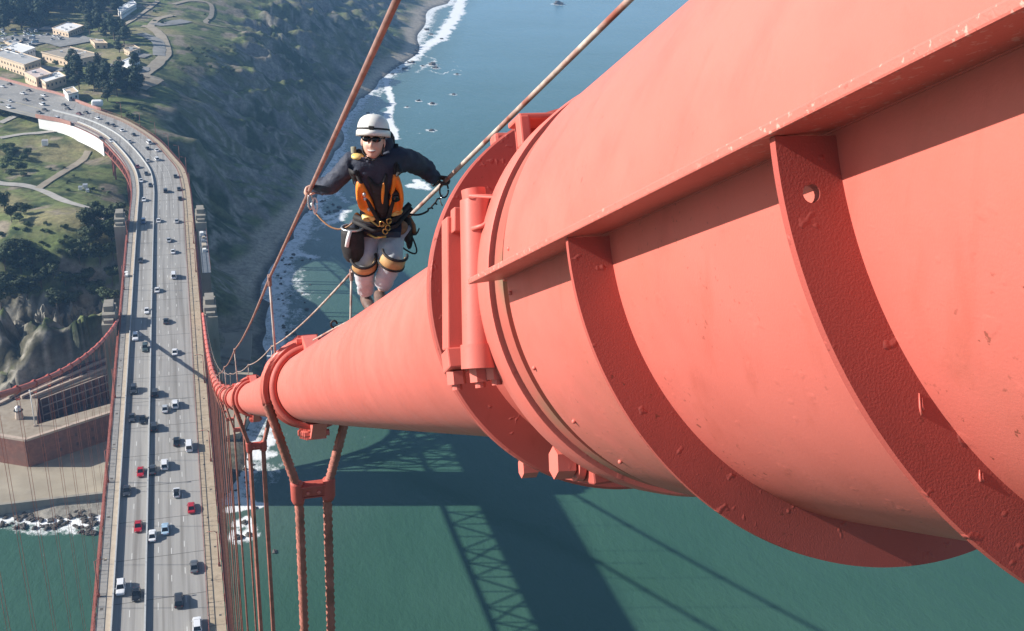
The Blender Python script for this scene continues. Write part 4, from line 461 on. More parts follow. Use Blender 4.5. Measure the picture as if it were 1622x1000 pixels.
truss(13.72,'short red truss between the two sea side pylons',353.3,437)
truss(-13.72,'short red truss between the two fort side pylons',353.3,437)
fb=thing('floor_framing',(0,0,0),'red steel floor beams and lower laterals under the roadway','floor beams')
bm_=MB().box((0,0,-1.9),(26.4,.5,1.9)).mesh('floor_beam',ORANGE_D)
for k in range(43): link('floor_beam',bm_,fb,(0,12.2+7.62*k,0))
lb=MB().beam((-13.2,0,-8.6),(13.2,15.24,-8.6),.45).mesh('lateral_brace',ORANGE_D); lb2=MB().beam((13.2,0,-8.6),(-13.2,15.24,-8.6),.45).mesh('lateral_brace',ORANGE_D)
for k in range(21): link('lateral_brace',lb if k%2 else lb2,fb,(0,12.2+15.24*k,0))
# ------------------------------------------------------------ concrete pylons
def pylon(sx,y0,y1,label,zt=3.2):
    t=thing('concrete_pylon',(sx*16.15,(y0+y1)/2,WATER),label,'bridge pylon','concrete pylons at the end of the side span')
    H=-WATER; d=y1-y0
    MB().box((0,0,(H-9)/2),(4.5,d,H-9),top=(.98,.98)).build('shaft',CONC,t)
    MB().box((0,0,H-9+(9+zt)/2),(4.3,d*.96,9+zt)).build('upper_shaft',CONC,t)
    for k,(w_,dd,h,oy) in enumerate([(4.0,.66,2.2,.10),(3.0,.40,1.8,.20)]):
        zb=H+zt+[0,2.2][k]; MB().box((0,d*oy*.5,zb+h/2),(w_,d*dd,h)).build('stepped_cap',CONC,t)
    MB().box((0,-d*.28,H+zt+.55),(3.0,d*.26,1.1)).build('stepped_cap',CONC,t)
    for k in range(5): MB().box((sx*-2.2,-d*.40+d*.2*k,H-4.2),(.12,.5,13)).build('pilaster',CONC,t)
    for k in range(2): MB().box((-.9+1.8*k,-d*.49-.06,H-25),(.4,.16,40)).build('pilaster',CONC,t)
    return t
pylon(-1,337,352.5,'nearer concrete pylon on the fort side, where the far cable ends')
pylon(1,337,352.5,'nearer concrete pylon on the sea side, where the near cable ends')
pylon(-1,438,453,'farther concrete pylon on the fort side beside the gravel path',2.6)
pylon(1,438,453,'farther concrete pylon on the sea side above the shaded slope',2.6)
for y0 in (341,442):
    o=MB().box((0,y0+4,(-9.2+WATER)/2-0.5),(27.2,7.0,-9.2-WATER)).build('pylon_cross_wall',CONC); tag(o,'shaded concrete wall joining the %s pair of pylons below the deck'%('nearer' if y0<400 else 'farther'),'pier wall')
# ------------------------------------------------------------ steel arch over the fort
ar=thing('steel_arch',(0,395,0),'red steel arch carrying the deck over the brick fort','arch')
for sx in (-1,1):
    pp=[(sx*13.0,-42+84*k/14.,-50+38*(1-((k-7)/7.)**2)) for k in range(15)]
    for k in range(14):
        MB().beam(pp[k],pp[k+1],1.5,1.6).build('arch_rib',ORANGE_D,ar); a=Vector(pp[k])+Vector((0,0,4));b=Vector(pp[k+1])+Vector((0,0,4)); MB().beam(a,b,.8,.8).build('arch_rib',ORANGE_D,ar); MB().beam(pp[k],b,.8).build('lacing',ORANGE_D,ar); MB().beam(pp[k+1],a,.8).build('lacing',ORANGE_D,ar)
        if k<13 and k>0:
            c_=(pp[k+1][0],pp[k+1][1],-8.9); d_=(pp[k][0],pp[k][1],-8.9); MB().beam(a,c_,.45).build('brace',ORANGE_D,ar); MB().beam(b,d_,.45).build('brace',ORANGE_D,ar); MB().beam(a.lerp(Vector(d_),.5),b.lerp(Vector(c_),.5),.4).build('brace',ORANGE_D,ar)
        if sx==1: MB().beam(a,(-13,b.y,b.z),.9).build('lateral_brace',ORANGE_D,ar); MB().beam(b,(-13,a.y,a.z),.9).build('lateral_brace',ORANGE_D,ar); MB().beam(a,(-13,a.y,a.z),.9).build('lateral_brace',ORANGE_D,ar); MB().beam(pp[k],(-13,a.y,-9),.7).build('sway_brace',ORANGE_D,ar); MB().beam((13,a.y,-9),(-13,pp[k][1],pp[k][2]),.7).build('sway_brace',ORANGE_D,ar)
        if 0<k<14: MB().beam(a,(pp[k][0],pp[k][1],-8.9),.6).build('spandrel_column',ORANGE_D,ar)
# ------------------------------------------------------------ approach viaduct side trusses, towers and the white wall
vt=thing('viaduct_truss',(0,0,0),'orange steel side truss under the curving approach viaduct','truss')
def edge(i,u): a,b=SY[i]; return a+(b-a)*u
for u in (.012,.988):
    for i in range(ib(455),I650-(2 if u<.5 else 0),2):
        if i+2>I650: break
        p=edge(i,u);q=edge(i+2,u); P=(p[0],p[1]);Q=(q[0],q[1])
        MB().beam((*P,-1.4),(*Q,-1.4),.6,.7).build('top_chord',ORANGE_D,vt); MB().beam((*P,-6.2),(*Q,-6.2),.6,.6).build('bottom_chord',ORANGE_D,vt)
        MB().beam((*P,-6.0),(*P,-1.6),.35).build('vertical',ORANGE_D,vt); MB().beam((*P,-6.0) if (i//2)%2 else (*P,-1.6),(*Q,-1.6) if (i//2)%2 else (*Q,-6.0),.35).build('diagonal',ORANGE_D,vt)
for i in (ib(500),ib(545),ib(583)):
    t=thing('viaduct_tower',(0,0,0),'red steel trestle tower under the approach, %s from the farther pylons'%{ib(500):'first',ib(545):'second',ib(583):'third'}[i],'trestle')
    for u in (.04,.96):
        for j in (i-1,i+1):
            p=edge(j,u); gz=ter_z(*p)-1; MB().beam((p[0],p[1],gz),(p[0],p[1],-6.4),.8).build('leg',ORANGE_D,t)
        p=edge(i-1,u);q=edge(i+1,u); MB().beam((p[0],p[1],-7),(q[0],q[1],-15),.4).build('brace',ORANGE_D,t); MB().beam((p[0],p[1],-15),(q[0],q[1],-7),.4).build('brace',ORANGE_D,t)
wl=mat('white_wall',(.78,.77,.74),(.84,.83,.80),rough=.7,scale=.3)
ia=ib(598); sweepw=MB()
for i in range(ia,IP-1):
    p=edge(i,-.006);q=edge(i+1,-.006); sweepw.beam((p[0],p[1],-4.9),(q[0],q[1],-4.9),.5,7.6)
tag(sweepw.build('retaining_wall',wl),'bright white retaining wall below the approach road beside the grassy hollow','wall')
# ------------------------------------------------------------ Fort Point style brick fort
ft=thing('brick_fort',(0,0,WATER),'old brick fort with gun terrace and dark courtyard beside the left pylon','fort')
Z=lambda z:z-WATER
OUT=[(-50.9,365.5),(-5,389.5),(-2,437),(-27.2,437.5),(-63.2,396.5),(-74,390),(-73,380.5),(-62,371.5)]
INN=[(-48.3,377.2),(-8.5,394.8),(-8.5,428.5),(-24.8,417.0),(-50.2,399.0)]
def wall(poly,a,b,z0,z1,th,name,m,parent):
    p=Vector((*poly[a],0));q=Vector((*poly[b],0)); return MB().beam((p.x,p.y,(z0+z1)/2),(q.x,q.y,(z0+z1)/2),th,z1-z0).build(name,m,parent)
n=len(OUT)
for i in range(n): wall(OUT,i,(i+1)%n,Z(-68),Z(-52.35),1.6,'wall',BRICK,ft)
# roof terrace as quads between the outer ring and the courtyard
bmf=bmesh.new()
def ring_roof(outer,inner,z):
    me=bpy.data.meshes.new('roof'); bm=bmesh.new()
    ov=[bm.verts.new((x,y,z)) for x,y in outer]; iv=[bm.verts.new((x,y,z)) for x,y in inner]
    eo=[bm.edges.new((ov[i],ov[(i+1)%len(ov)])) for i in range(len(ov))]; ei=[bm.edges.new((iv[i],iv[(i+1)%len(iv)])) for i in range(len(iv))]
    bmesh.ops.triangle_fill(bm,edges=eo+ei,use_beauty=True,normal=(0,0,1))
    r=bmesh.ops.extrude_face_region(bm,geom=bm.faces[:]); bmesh.ops.translate(bm,verts=[v for v in r['geom'] if isinstance(v,bmesh.types.BMVert)],vec=(0,0,-.5))
    bmesh.ops.recalc_face_normals(bm,faces=bm.faces[:]); bm.to_mesh(me); bm.free(); return me
me=ring_roof(OUT,INN,Z(-52.4)); me.materials.append(BRICKT); link('roof',me,ft)
for i in range(n): wall(OUT,i,(i+1)%n,Z(-52.34),Z(-51.5),1.5,'parapet',FTRIM,ft); 
for k in range(7):   # thin windows in the front wall
    p=Vector(OUT[0]).lerp(Vector(OUT[1]),.10+.12*k); d=(Vector(OUT[1])-Vector(OUT[0])).normalized(); nn=Vector((d.y,-d.x))
    for zz in (-56,-60): q=p+nn*.82; MB().beam((q.x-d.x*.45,q.y-d.y*.45,Z(zz)),(q.x+d.x*.45,q.y+d.y*.45,Z(zz)),.12,1.3).build('window',FDARK,ft)
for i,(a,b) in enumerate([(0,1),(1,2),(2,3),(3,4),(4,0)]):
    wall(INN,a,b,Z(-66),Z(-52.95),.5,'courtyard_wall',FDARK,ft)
struct(MB().prism(OUT,-66,-63.2).build('fort_floor',mat('courtyard_floor',(.10,.09,.08),(.14,.125,.11),rough=.9,scale=.4)))
# iron galleries on the rear courtyard wall
for a,b,nb in ((4,3,10),(3,2,7)):
    P=Vector(INN[a]);Q=Vector(INN[b]);d=(Q-P).normalized();nn=Vector((d.y,-d.x))*2.2
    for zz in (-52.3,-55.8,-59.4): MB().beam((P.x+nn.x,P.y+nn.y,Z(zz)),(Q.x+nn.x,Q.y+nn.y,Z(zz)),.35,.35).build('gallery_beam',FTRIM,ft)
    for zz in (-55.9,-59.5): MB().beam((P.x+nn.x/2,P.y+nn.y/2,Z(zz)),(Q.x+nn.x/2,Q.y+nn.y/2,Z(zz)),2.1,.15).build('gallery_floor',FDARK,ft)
    for k in range(nb+1): q=P.lerp(Q,k/nb)+nn; MB().beam((q.x,q.y,Z(-63.2)),(q.x,q.y,Z(-52.4)),.28).build('gallery_post',FTRIM,ft)
# stepped terraces / parapet lines on the rear roof
P0_,Q0_=Vector((-50.2,399)),Vector((-8.5,428.5)); P1_,Q1_=Vector((-63.2,396.5)),Vector((-27.2,437.5))
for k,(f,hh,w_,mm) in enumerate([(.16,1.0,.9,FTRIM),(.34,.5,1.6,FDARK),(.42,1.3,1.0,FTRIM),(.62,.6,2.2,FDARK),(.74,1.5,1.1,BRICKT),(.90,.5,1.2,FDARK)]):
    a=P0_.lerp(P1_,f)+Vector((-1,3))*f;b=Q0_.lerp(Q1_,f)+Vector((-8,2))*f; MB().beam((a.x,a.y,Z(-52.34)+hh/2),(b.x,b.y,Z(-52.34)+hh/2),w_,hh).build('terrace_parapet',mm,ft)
for k in range(8):
    a=P0_.lerp(P1_,.55)+(Q0_-P0_)*(.08+.11*k); MB().tube([(a.x+2.2*math.cos(t),a.y+2.2*math.sin(t),Z(-52.1)) for t in np.linspace(.2,2.6,7)],.28,6).build('gun_platform',FTRIM,ft)
# stair turret beside the flagpole, lighthouse and pole
tt=thing('lighthouse',(-55.0,383.5,-52.3),'small white and grey lighthouse on the corner of the fort roof','lighthouse')
MB().tube([(0,0,0),(0,0,3.2)],1.6,10,rf=lambda t:1-.25*t).build('tower',FTRIM,tt); MB().tube([(0,0,3.25),(0,0,4.6)],1.0,10).build('lantern',WHITE,tt); MB().tube([(0,0,4.62),(0,0,5.3)],1.15,10,rf=lambda t:1-.85*t).build('roof',STEEL,tt); MB().tube([(0,0,3.2),(0,0,3.3)],1.7,12).build('gallery',BLACK,tt)
fp=thing('flagpole',(-48.9,376.2,-52.3),'tall white flagpole standing at the fort courtyard corner','flagpole'); MB().tube([(0,0,0),(0,0,14.5)],.22,8,rf=lambda t:1-.4*t).build('pole',WHITE,fp,True); MB().ell((0,0,14.7),(.3,.3,.3)).build('finial',WHITE,fp,True); MB().box((0,0,.2),(1,1,.4)).build('base',FTRIM,fp)
struct(MB().prism([(-110,341.5),(-26.8,341.0),(-13,341),(-13,400),(-110,400)],-70,-62.95).build('seawall_terrace',mat('terrace_concrete',(.30,.26,.195),(.38,.335,.255),rough=.95,scale=.12,c3=(.22,.19,.145),s3=.05)))
struct(MB().prism([(-110,340.2),(-14,339.9),(-14,341.2),(-110,341.5)],-71,-62.2).build('seawall',CONC))
struct(MB().prism([(14,372),(24,374),(33,400),(33,440),(36,470),(20,470),(14,440)],-70,-63.2).build('seawall_terrace',mat('terrace_concrete',(.3,.3,.3))))
for k,(a,b,h,w_) in enumerate([((14,447),(33,436),1.2,.6),((14,442),(33,430),.9,.5)]): tag(MB().beam((a[0],a[1],-63.2+h/2),(b[0],b[1],-63.2+h/2),w_,h).build('low_wall',CONC),'low concrete wall on the sunlit strip below the near cable, %s'%('upper one' if k==0 else 'lower one'),'wall')
# ------------------------------------------------------------ main cables
CX=13.72
def cz(Y): return 150.45-.55015*Y+.000342*Y*Y
def frame(Y):
    s=-.55015+.000684*Y; A=Vector((0,1,s)).normalized(); N=Vector((0,-s,1)).normalized(); return A,N
def cpt(x,Y): return Vector((x,Y,cz(Y)))
def revolve(mb,O,A,X,N,prof,th0=0.0,th1=360.0,n=96,closed=True,mi=0):
    full=abs(th1-th0-360)<1e-6; m=n if full else n+1; k=len(prof); o=len(mb.v)
    for j in range(m):
        a=R(th0+(th1-th0)*j/n); d=X*math.cos(a)+N*math.sin(a)
        for t,r in prof: mb.v.append(tuple(O+A*t+d*r))
    kk=k if closed else k-1
    for j in range(n):
        j2=(j+1)%m
        for i in range(kk): i2=(i+1)%k; mb.f.append((o+j*k+i,o+j2*k+i,o+j2*k+i2,o+j*k+i2)); mb.mi.append(mi)
    if closed and not full:
        mb.f.append(tuple(o+i for i in range(k))); mb.f.append(tuple(o+n*k+i for i in range(k-1,-1,-1))); mb.mi+=[mi,mi]
    return mb
XX=Vector((1,0,0))
def cable(x,label,y0,y1,n1):
    t=thing('main_cable',(x,0,0),label,'bridge cable')
    Y=[y0]; 
    while Y[-1]<y1: Y.append(Y[-1]+max(.6,min(5,(Y[-1])*.05)))
    Y[-1]=y1; mb=MB().tube([(0,y,cz(y)) for y in Y],.46,n1); mb.build('wrapped_cable',ORANGE,t,True); return t
nc=cable(CX,'huge salmon red main cable running from the foreground down to the nearer sea side pylon',2.0,345,72)
ec=cable(-CX,'distant red main cable on the fort side, sweeping up and out of the left edge',12,345,16)
BY=[12.6+15.24*k for k in range(22)]; BY=[y for y in BY if y<334]
def band(x,Y,par,near):
    A,N=frame(Y); O=cpt(0,Y)
    n=72 if near else 16; L=.62
    mb=MB(); revolve(mb,O,A,XX,N,[(-L,.47),(-L,.535),(-L+.05,.55),(-L+.14,.55),(-L+.15,.505),(L-.15,.505),(L-.14,.55),(L-.05,.55),(L,.535),(L,.47)] if near else [(-L,.45),(-L,.54),(L,.54),(L,.45)],n=n)
    mb.build('cable_band',ORANGE_R if near else ORANGE,par,near)
    for s in (1,-1):
        m=MB()
        m.add([O+A*a+N*(s*r)+XX*q for a,r in ((-1.0,.47),(-.55,.66),(.62,.66),(.95,.47)) for q in (-.09,.09)],[(0,2,4,6),(1,7,5,3),(0,1,3,2),(2,3,5,4),(4,5,7,6),(6,7,1,0)])
        if near:
            for k in range(5):
                c=O+A*(-.45+.24*k)+N*(s*.60); m.tube([c-XX*.16,c+XX*.16],.042,6); m.box(c+A*.12,(.26,.03,.16),ax=(XX,A,N))
        m.build('bolt_flange',ORANGE,par)
for k,y in enumerate(BY): band(CX,y,nc,k<4)
for y in BY: band(-CX,y,ec,False)
# ------------------------------------------------------------ suspender ropes
ORN=['first','second','third','fourth','fifth','sixth','seventh','eighth','ninth','tenth','eleventh','twelfth','thirteenth','fourteenth','fifteenth','sixteenth','seventeenth','eighteenth','nineteenth','twentieth','twenty-first','twenty-second']
ORD=['nearest','second','third','fourth']
def suspender(x,Y,k,near,label,group):
    t=thing('suspender_rope',(x,Y,cz(Y)),label,'suspender',group)
    hz=-1.6; zb=-cz(Y)-.5; tw=17.0; ca=frame(Y)[1].z
    arc=[(.585*math.cos(R(a)),0,.585/ca*math.sin(R(a))) for a in np.linspace(196,-16,44 if near else 9)]
    if near:
        n=20;kw=dict(lobes=5,twist=14.,amp=.26)
        st=lambda a,b,d:[tuple(Vector(a).lerp(Vector(b),i/max(1,int((Vector(b)-Vector(a)).length/d)))) for i in range(int((Vector(b)-Vector(a)).length/d)+1)]
        rad=.056
        MB().tube(arc,rad,n,lobes=6,twist=tw,amp=.24).build('rope_loop',ORANGE,t,True)
        for s in (-1,1):
            leg=st((s*.565,0,-.15),(s*.2,0,hz),.04)+st((s*.195,0,hz-.04),(s*.195,0,hz-(9 if k==0 else 16)),.05 if k==0 else .09)
            MB().tube(leg,rad,n,**kw).build('rope_leg',ROPE,t,True)
            MB().tube([leg[-1],(s*.195,0,zb)],rad,8).build('rope_leg',ROPE,t,True)
        sp=MB().box((0,0,hz),(.40,.10,.15)).box((0,0,hz+.09),(.44,.16,.03)).box((0,0,hz-.09),(.30,.12,.02)).build('spreader',ORANGE_R,t,bevel=.012)
        m=MB()
        for s in (-1,1): m.tube([(s*.205,0,hz-.19),(s*.205,0,hz-.14),(s*.215,0,hz-.12),(s*.22,0,hz+.13),(s*.215,0,hz+.15)],.09,14,rf=lambda q:.82 if q<.2 else 1)
        m.build('rope_clamp',ORANGE_R,t,True)
        m=MB()
        for s in (-1,1): m.ell((s*.075,-.06,hz-.01),(.028,.02,.028),8,6)
        m.build('bolt_head',ORANGE,t,True)
    else:
        for s in (-1,1):
            MB().tube([(s*.56,0,-.1),(s*.2,0,hz),(s*.195,0,zb)],.05 if x>0 else .034,6).build('rope_leg',ROPE,t,True)
        if k<12: MB().box((0,0,hz),(.5,.14,.16)).build('spreader',ORANGE,t)
        MB().tube(arc,.055,6).build('rope_loop',ROPE,t)
for k,y in enumerate(BY):
    lab=['nearest pair of twisted suspender ropes hanging from the near cable, with a bolted spreader','second nearest pair of suspender ropes under the near cable','third nearest pair of suspender ropes under the near cable','fourth nearest pair of suspender ropes under the near cable'][k] if k<4 else '%s suspender pair under the near cable, counting up from the near sea side pylon'%ORN[len(BY)-1-k]
    suspender(CX,y,k,k<2,lab,'suspender ropes along the near cable')
    suspender(-CX,y,k,False,'%s thin suspender pair on the distant cable, counting outward from the left pylon'%ORN[len(BY)-1-k],'suspender ropes along the distant cable')
# ------------------------------------------------------------ hand ropes and their posts over the near cable
def hr(w,label,seed):
    pts=[]; Y=-3.0
    knots=[-2.64]+BY
    for a,b in zip(knots[:-1],knots[1:]):
        for i in range(12):
            f=i/12; y=a+(b-a)*f; pts.append((CX+w,y,cz(y)+1.6-(.0 if a<5 else .10)*4*f*(1-f)))
    t=tag(MB().tube(pts,.0165,12,lobes=6,twist=34,amp=.12).build('hand_rope',PALEROPE_L if w<0 else PALEROPE,None,True),label,'rope'); return t
hr(-.45,'pinkish wire hand rope on the left of the climber, held in their right hand',1)
hr(.58,'pinkish wire hand rope on the right of the climber, held in their left hand',2)
for k,y in enumerate(BY[:14]):
    A,N=frame(y)
    for w,side in ((-.45,'left'),(.58,'right')):
        t=thing('rope_post',(CX+w*.92,y,cz(y)+.45),('nearest %s post holding the hand rope above the cable'%side) if k==0 else ('second nearest %s post holding the hand rope above the cable'%side if k==1 else 'one of the small hand rope posts farther down the cable'),'post','posts carrying the hand ropes')
        MB().tube([(0,0,-.35),(w*.08,0,1.12)],.017,6).build('post',PALEROPE,t,True)
        MB().tube([(w*.08,0,1.04),(w*.08,0,1.19)],.026,8).box((w*.08,0,1.15),(.04,.10,.05)).build('clamp',PALEROPE_L,t)
# thin safety wire with shackle lying on top of the cable
sw=thing('safety_wire',(CX,9,cz(9)),'thin wire with a small dark shackle lying on top of the near cable','wire')
MB().tube([(-.10,-1.2,.0+.66+.50),(-.12,0,.535),(-.2,1.2,-.14)],.009,6).build('wire',PALEROPE,sw,True); MB().tube([(-.13+.03*math.cos(a),.05,.55+.035*math.sin(a)) for a in np.linspace(0,5.6,9)],.010,6).build('shackle',BLACK,sw,True)
# ------------------------------------------------------------ cable sleeve by the tower (foreground)
Y0=.117; A0=Vector((0,1,-.5447)).normalized(); N0=Vector((0,.5447,1)).normalized(); P0=Vector((13.719,Y0,150.394))
P=lambda t,x,z:P0+A0*t+XX*x+N0*z
sl_=thing('cable_sleeve',P(-1.5,0,0),'large salmon red riveted sleeve around the main cable filling the right foreground','cable sleeve')
inv=-Vector(sl_.location)
def sb(mb,name,m,parent=sl_,smooth=False,bevel=0):
    mb.v=[tuple(Vector(v)+inv) for v in mb.v]; return mb.build(name,m,parent,smooth,bevel=bevel)
RS_=.592
def auto(o,ang=35):
    for p in o.data.polygons: p.use_smooth=True
    try:
        o.data.set_sharp_from_angle(angle=R(ang))
    except Exception: pass
    return o
auto(sb(revolve(MB(),P0,A0,XX,N0,[(-1.6,.575),(-1.6,RS_+.003),(2.52,RS_+.003),(2.545,RS_-.004),(2.545,.575)],1.6,178.4,n=120),'upper_shell',ORANGE))
auto(sb(revolve(MB(),P0,A0,XX,N0,[(-1.6,.570),(-1.6,RS_),(2.50,RS_),(2.515,RS_-.005),(2.515,.570)],178.15,361.85,n=120),'lower_shell',ORANGE_L))
auto(sb(revolve(MB(),P0,A0,XX,N0,[(2.3,.50),(2.3,.572),(2.56,.572),(2.56,.50)],n=96),'inner_liner',mat('chalky_grey_primer',(.22,.11,.085),(.32,.12,.09),rough=.7,scale=3)))
FLM=ORANGE_F
# flange: tapered section running the length, pointed end
for s,nm in ((-1,'flange'),(1,'flange')):
    sec=[(.585,.019),(.686,.013),(.686,.028),(.585,.034)]; m=MB(); ts=[-1.6]+[i*.2 for i in range(-7,13)]; 
    V=[]
    for t in ts+[None]:
        for x,z in sec: V.append(P((2.515 if x<.6 else 2.525) if t is None else t,s*x,z))
    k=len(ts); F=[(4*i+j,4*i+(j+1)%4,4*i+4+(j+1)%4,4*i+4+j) for i in range(k) for j in range(4)]+[(0,3,2,1),(4*k,4*k+1,4*k+2,4*k+3)]
    sb(m.add(V,F),nm,FLM,bevel=.003)
ribs=[]
for t0 in (1.81,1.075,.37,-.33,-1.03):
    m=revolve(MB(),P0,A0,XX,N0,[(t0-.006,.590),(t0-.006,.674),(t0+.006,.674),(t0+.006,.590)],178.9,361.1,n=110)
    ribs.append(auto(sb(m,'rib',ORANGE_R),30))
# bolt hole through the second rib
cut=MB().tube([P(1.00,-.634,-.056)+inv,P(1.16,-.634,-.056)+inv],.0115,20).build('cutter',ORANGE_R,sl_)
for a in (ribs[1],):
    b=a.modifiers.new('hole','BOOLEAN'); b.object=cut; b.solver='EXACT'; dg=bpy.context.evaluated_depsgraph_get(); dg.update(); me=bpy.data.meshes.new_from_object(a.evaluated_get(dg)); a.modifiers.clear(); a.data=me
bpy.data.objects.remove(cut)
# weld beads and paint runs on the ribs
m=MB()
for t0 in (1.81,1.075): revolve(m,P0,A0,XX,N0,[(t0+.004,.592),(t0+.005,.599),(t0+.013,.592)],183,357,n=120,closed=False)
sb(m,'weld_bead',ORANGE_R,smooth=True)
for t0,th,L in ((1.0685,-150,.026),(1.0685,-149.4,.015),(1.0685,-138.4,.014),(1.0685,-137.9,.010)):
    c=P0+A0*t0+(XX*math.cos(R(th))+N0*math.sin(R(th)))*.602; c2=c-N0*L; sb(MB().tube([c,c.lerp(c2,.6)+N0*-.001-XX*.0012,c2],.0014,7,rf=lambda q:.5+1.0*q),'paint_run',ORANGE,smooth=True)
for t0,x,z in ((2.47,-.594,.09),(2.46,-.585,-.22),(2.42,-.50,-.36),(2.40,-.39,-.465),(1.95,-.30,-.53),(1.93,-.27,-.545),(2.475,-.592,-.02)):
    v=Vector((x,0,z)).normalized()*.594; c=P(t0,v.x,v.z); sb(MB().ell(c,(.006,.006,.006),8,6),'paint_lump',ORANGE,smooth=True)
# ------------------------------------------------------------ clamp collar below the sleeve
cc=thing('clamp_collar',P(3.1,0,0),'big round bolted clamp collar around the cable just below the sleeve','clamp')
inv=-Vector(cc.location)
ct=lambda mb,name,m=ORANGE_R,smooth=False,bevel=0: sb(mb,name,m,cc,smooth,bevel)
O2=P0+N0*.020-XX*.006
auto(ct(revolve(MB(),O2,A0,XX,N0,[(3.20,.44),(3.20,.630),(3.205,.637),(3.235,.637),(3.24,.630),(3.24,.44)],n=128),'end_disc'),30)
auto(ct(revolve(MB(),P0,A0,XX,N0,[(2.56,.44),(2.56,.515),(3.22,.515),(3.22,.44)],n=96),'core_ring'))
auto(ct(revolve(MB(),P0,A0,XX,N0,[(2.655,.50),(2.655,.597),(2.665,.602),(2.765,.602),(2.775,.597),(2.775,.50)],n=120),'retaining_ring',ORANGE))
auto(ct(revolve(MB(),P0,A0,XX,N0,[(2.56,.54),(2.56,.586),(2.635,.586),(2.635,.54)],n=120),'seal_ring',mat('chalky_seal',(.40,.085,.06),(.46,.11,.08),rough=.75,scale=5,c3=(.20,.12,.07),s3=2.5,th3=(.5,.65))))
ax0=(XX,A0,N0)
# side lug with long bolts
ct(MB().box(P(2.92,-.520,.04),(.12,.26,.42),ax=ax0),'side_lug',bevel=.008)
auto(ct(MB().tube([P(2.80,-.568,.272),P(2.80,-.600,-.128)],.047,40),'long_bolt_sleeve',ORANGE),50)
auto(ct(MB().tube([P(2.80,-.575,.305),P(2.80,-.573,.268)],.034,32),'long_bolt_cap',ORANGE),50)
auto(ct(MB().tube([P(2.80,-.600,-.126),P(2.80,-.604,-.192)],.052,40),'sleeve_collar',ORANGE),50)
ct(MB().beam(P(2.95,-.600,.250),P(2.95,-.634,-.13),.060,.075,up=A0).beam(P(2.94,-.634,-.13),P(2.93,-.634,-.188),.072,.085,up=A0),'lug_bar',ORANGE,bevel=.005)
ct(MB().beam(P(2.90,-.590,.27),P(2.90,-.597,.20),.05,.05,up=A0),'lug_ear',ORANGE,bevel=.004)
ct(MB().tube([P(2.76,-.60,.278),P(2.76,-.52,.275),P(2.74,-.520,.262),P(2.73,-.530,.235),P(2.73,-.548,.207),P(2.74,-.575,.192),P(2.76,-.60,.188)],.0065,8),'web_edge',ORANGE,True)
ct(MB().add([P(2.77,-.60,.276),P(2.77,-.52,.274),P(2.76,-.53,.236),P(2.76,-.55,.208),P(2.77,-.60,.19)],[(0,1,2,3,4)]),'web_plate',ORANGE_R)
for x,z,t_ in ((-.640,-.210,2.94),(-.600,-.210,2.83),(-.560,-.207,2.80)):
    ct(MB().tube([P(t_,x,z+.020),P(t_,x,z-.018)],.028,6),'hex_nut',ORANGE); ct(MB().tube([P(t_,x,z-.018),P(t_,x,z-.034)],.015,10),'stud',ORANGE)
# lower lug with large nuts
ct(MB().tube([P(2.85,-.405,-.474),P(2.85,-.352,-.478)],.047,6),'hex_nut',ORANGE); ct(MB().tube([P(2.85,-.345,-.482),P(2.85,-.325,-.483)],.052,24),'washer',ORANGE)
ct(MB().tube([P(3.32,-.365,-.516),P(3.32,-.315,-.518)],.034,6),'hex_nut',ORANGE); ct(MB().tube([P(3.32,-.315,-.518),P(3.32,-.10,-.52)],.018,10),'clamp_bolt',ORANGE_R)
ct(MB().tube([P(2.85,-.33,-.482),P(2.85,.20,-.49)],.030,12),'clamp_bolt',ORANGE_R,True)
ct(MB().box(P(2.90,-.21,-.505),(.22,.26,.075),ax=ax0),'lug_plate',bevel=.006)
# upper lug, an open frame
ct(MB().box(P(2.86,-.392,.478),(.032,.05,.09),ax=ax0),'upper_lug',ORANGE,bevel=.006)
ct(MB().box(P(2.90,-.345,.521),(.125,.12,.018),ax=ax0),'upper_lug',ORANGE,bevel=.006)
ct(MB().box(P(2.96,-.33,.485),(.11,.012,.08),ax=ax0),'upper_lug',ORANGE_R)
ct(MB().box(P(3.29,-.325,.558),(.075,.07,.045),ax=ax0),'upper_lug',ORANGE,bevel=.012)
# ------------------------------------------------------------ vehicles
CARC={'white':(.72,.73,.74),'silver':(.42,.44,.46),'dark':(.035,.038,.045),'black':(.012,.013,.015),'grey':(.10,.11,.12),'red':(.42,.012,.02),'red2':(.16,.02,.025),'blue':(.36,.50,.62),'blue2':(.03,.06,.14),'green':(.05,.075,.07)}
GLASS=mat('car_glass',(.012,.016,.02),rough=.06,spec=.8); TYRE=mat('tyre',(.015,.015,.015),(.025,.025,.025),rough=.8); CHR=mat('headlamp',(.7,.7,.7),rough=.2); TAIL=mat('tail_lamp',(.35,.01,.01),rough=.3); TRIM=mat('dark_trim',(.02,.02,.02),rough=.6)
def loft(mb,secs,mi=0):
    # secs: list of (y, halfwidth_bottom, halfwidth_top, z0, z1)
    o=len(mb.v); ring=8
    for y,wb,wt,z0,z1 in secs:
        zm=z0+(z1-z0)*.55; wm=max(wb,wt)
        for p in ((-wb*.92,z0),(wb*.92,z0),(wm,z0+(z1-z0)*.25),(wm,zm),(wt*.96,z1-.03),(wt*.55,z1),(-wt*.55,z1),(-wt*.96,z1-.03),(-wm,zm),(-wm,z0+(z1-z0)*.25)): mb.v.append((p[0],y,p[1]))
    k=10
    for i in range(len(secs)-1):
        for j in range(k): j2=(j+1)%k; mb.f.append((o+i*k+j,o+i*k+j2,o+(i+1)*k+j2,o+(i+1)*k+j)); mb.mi.append(mi)
    mb.f.append(tuple(o+j for j in range(k-1,-1,-1))); e=o+(len(secs)-1)*k; mb.f.append(tuple(e+j for j in range(k))); mb.mi+=[mi,mi]; return mb
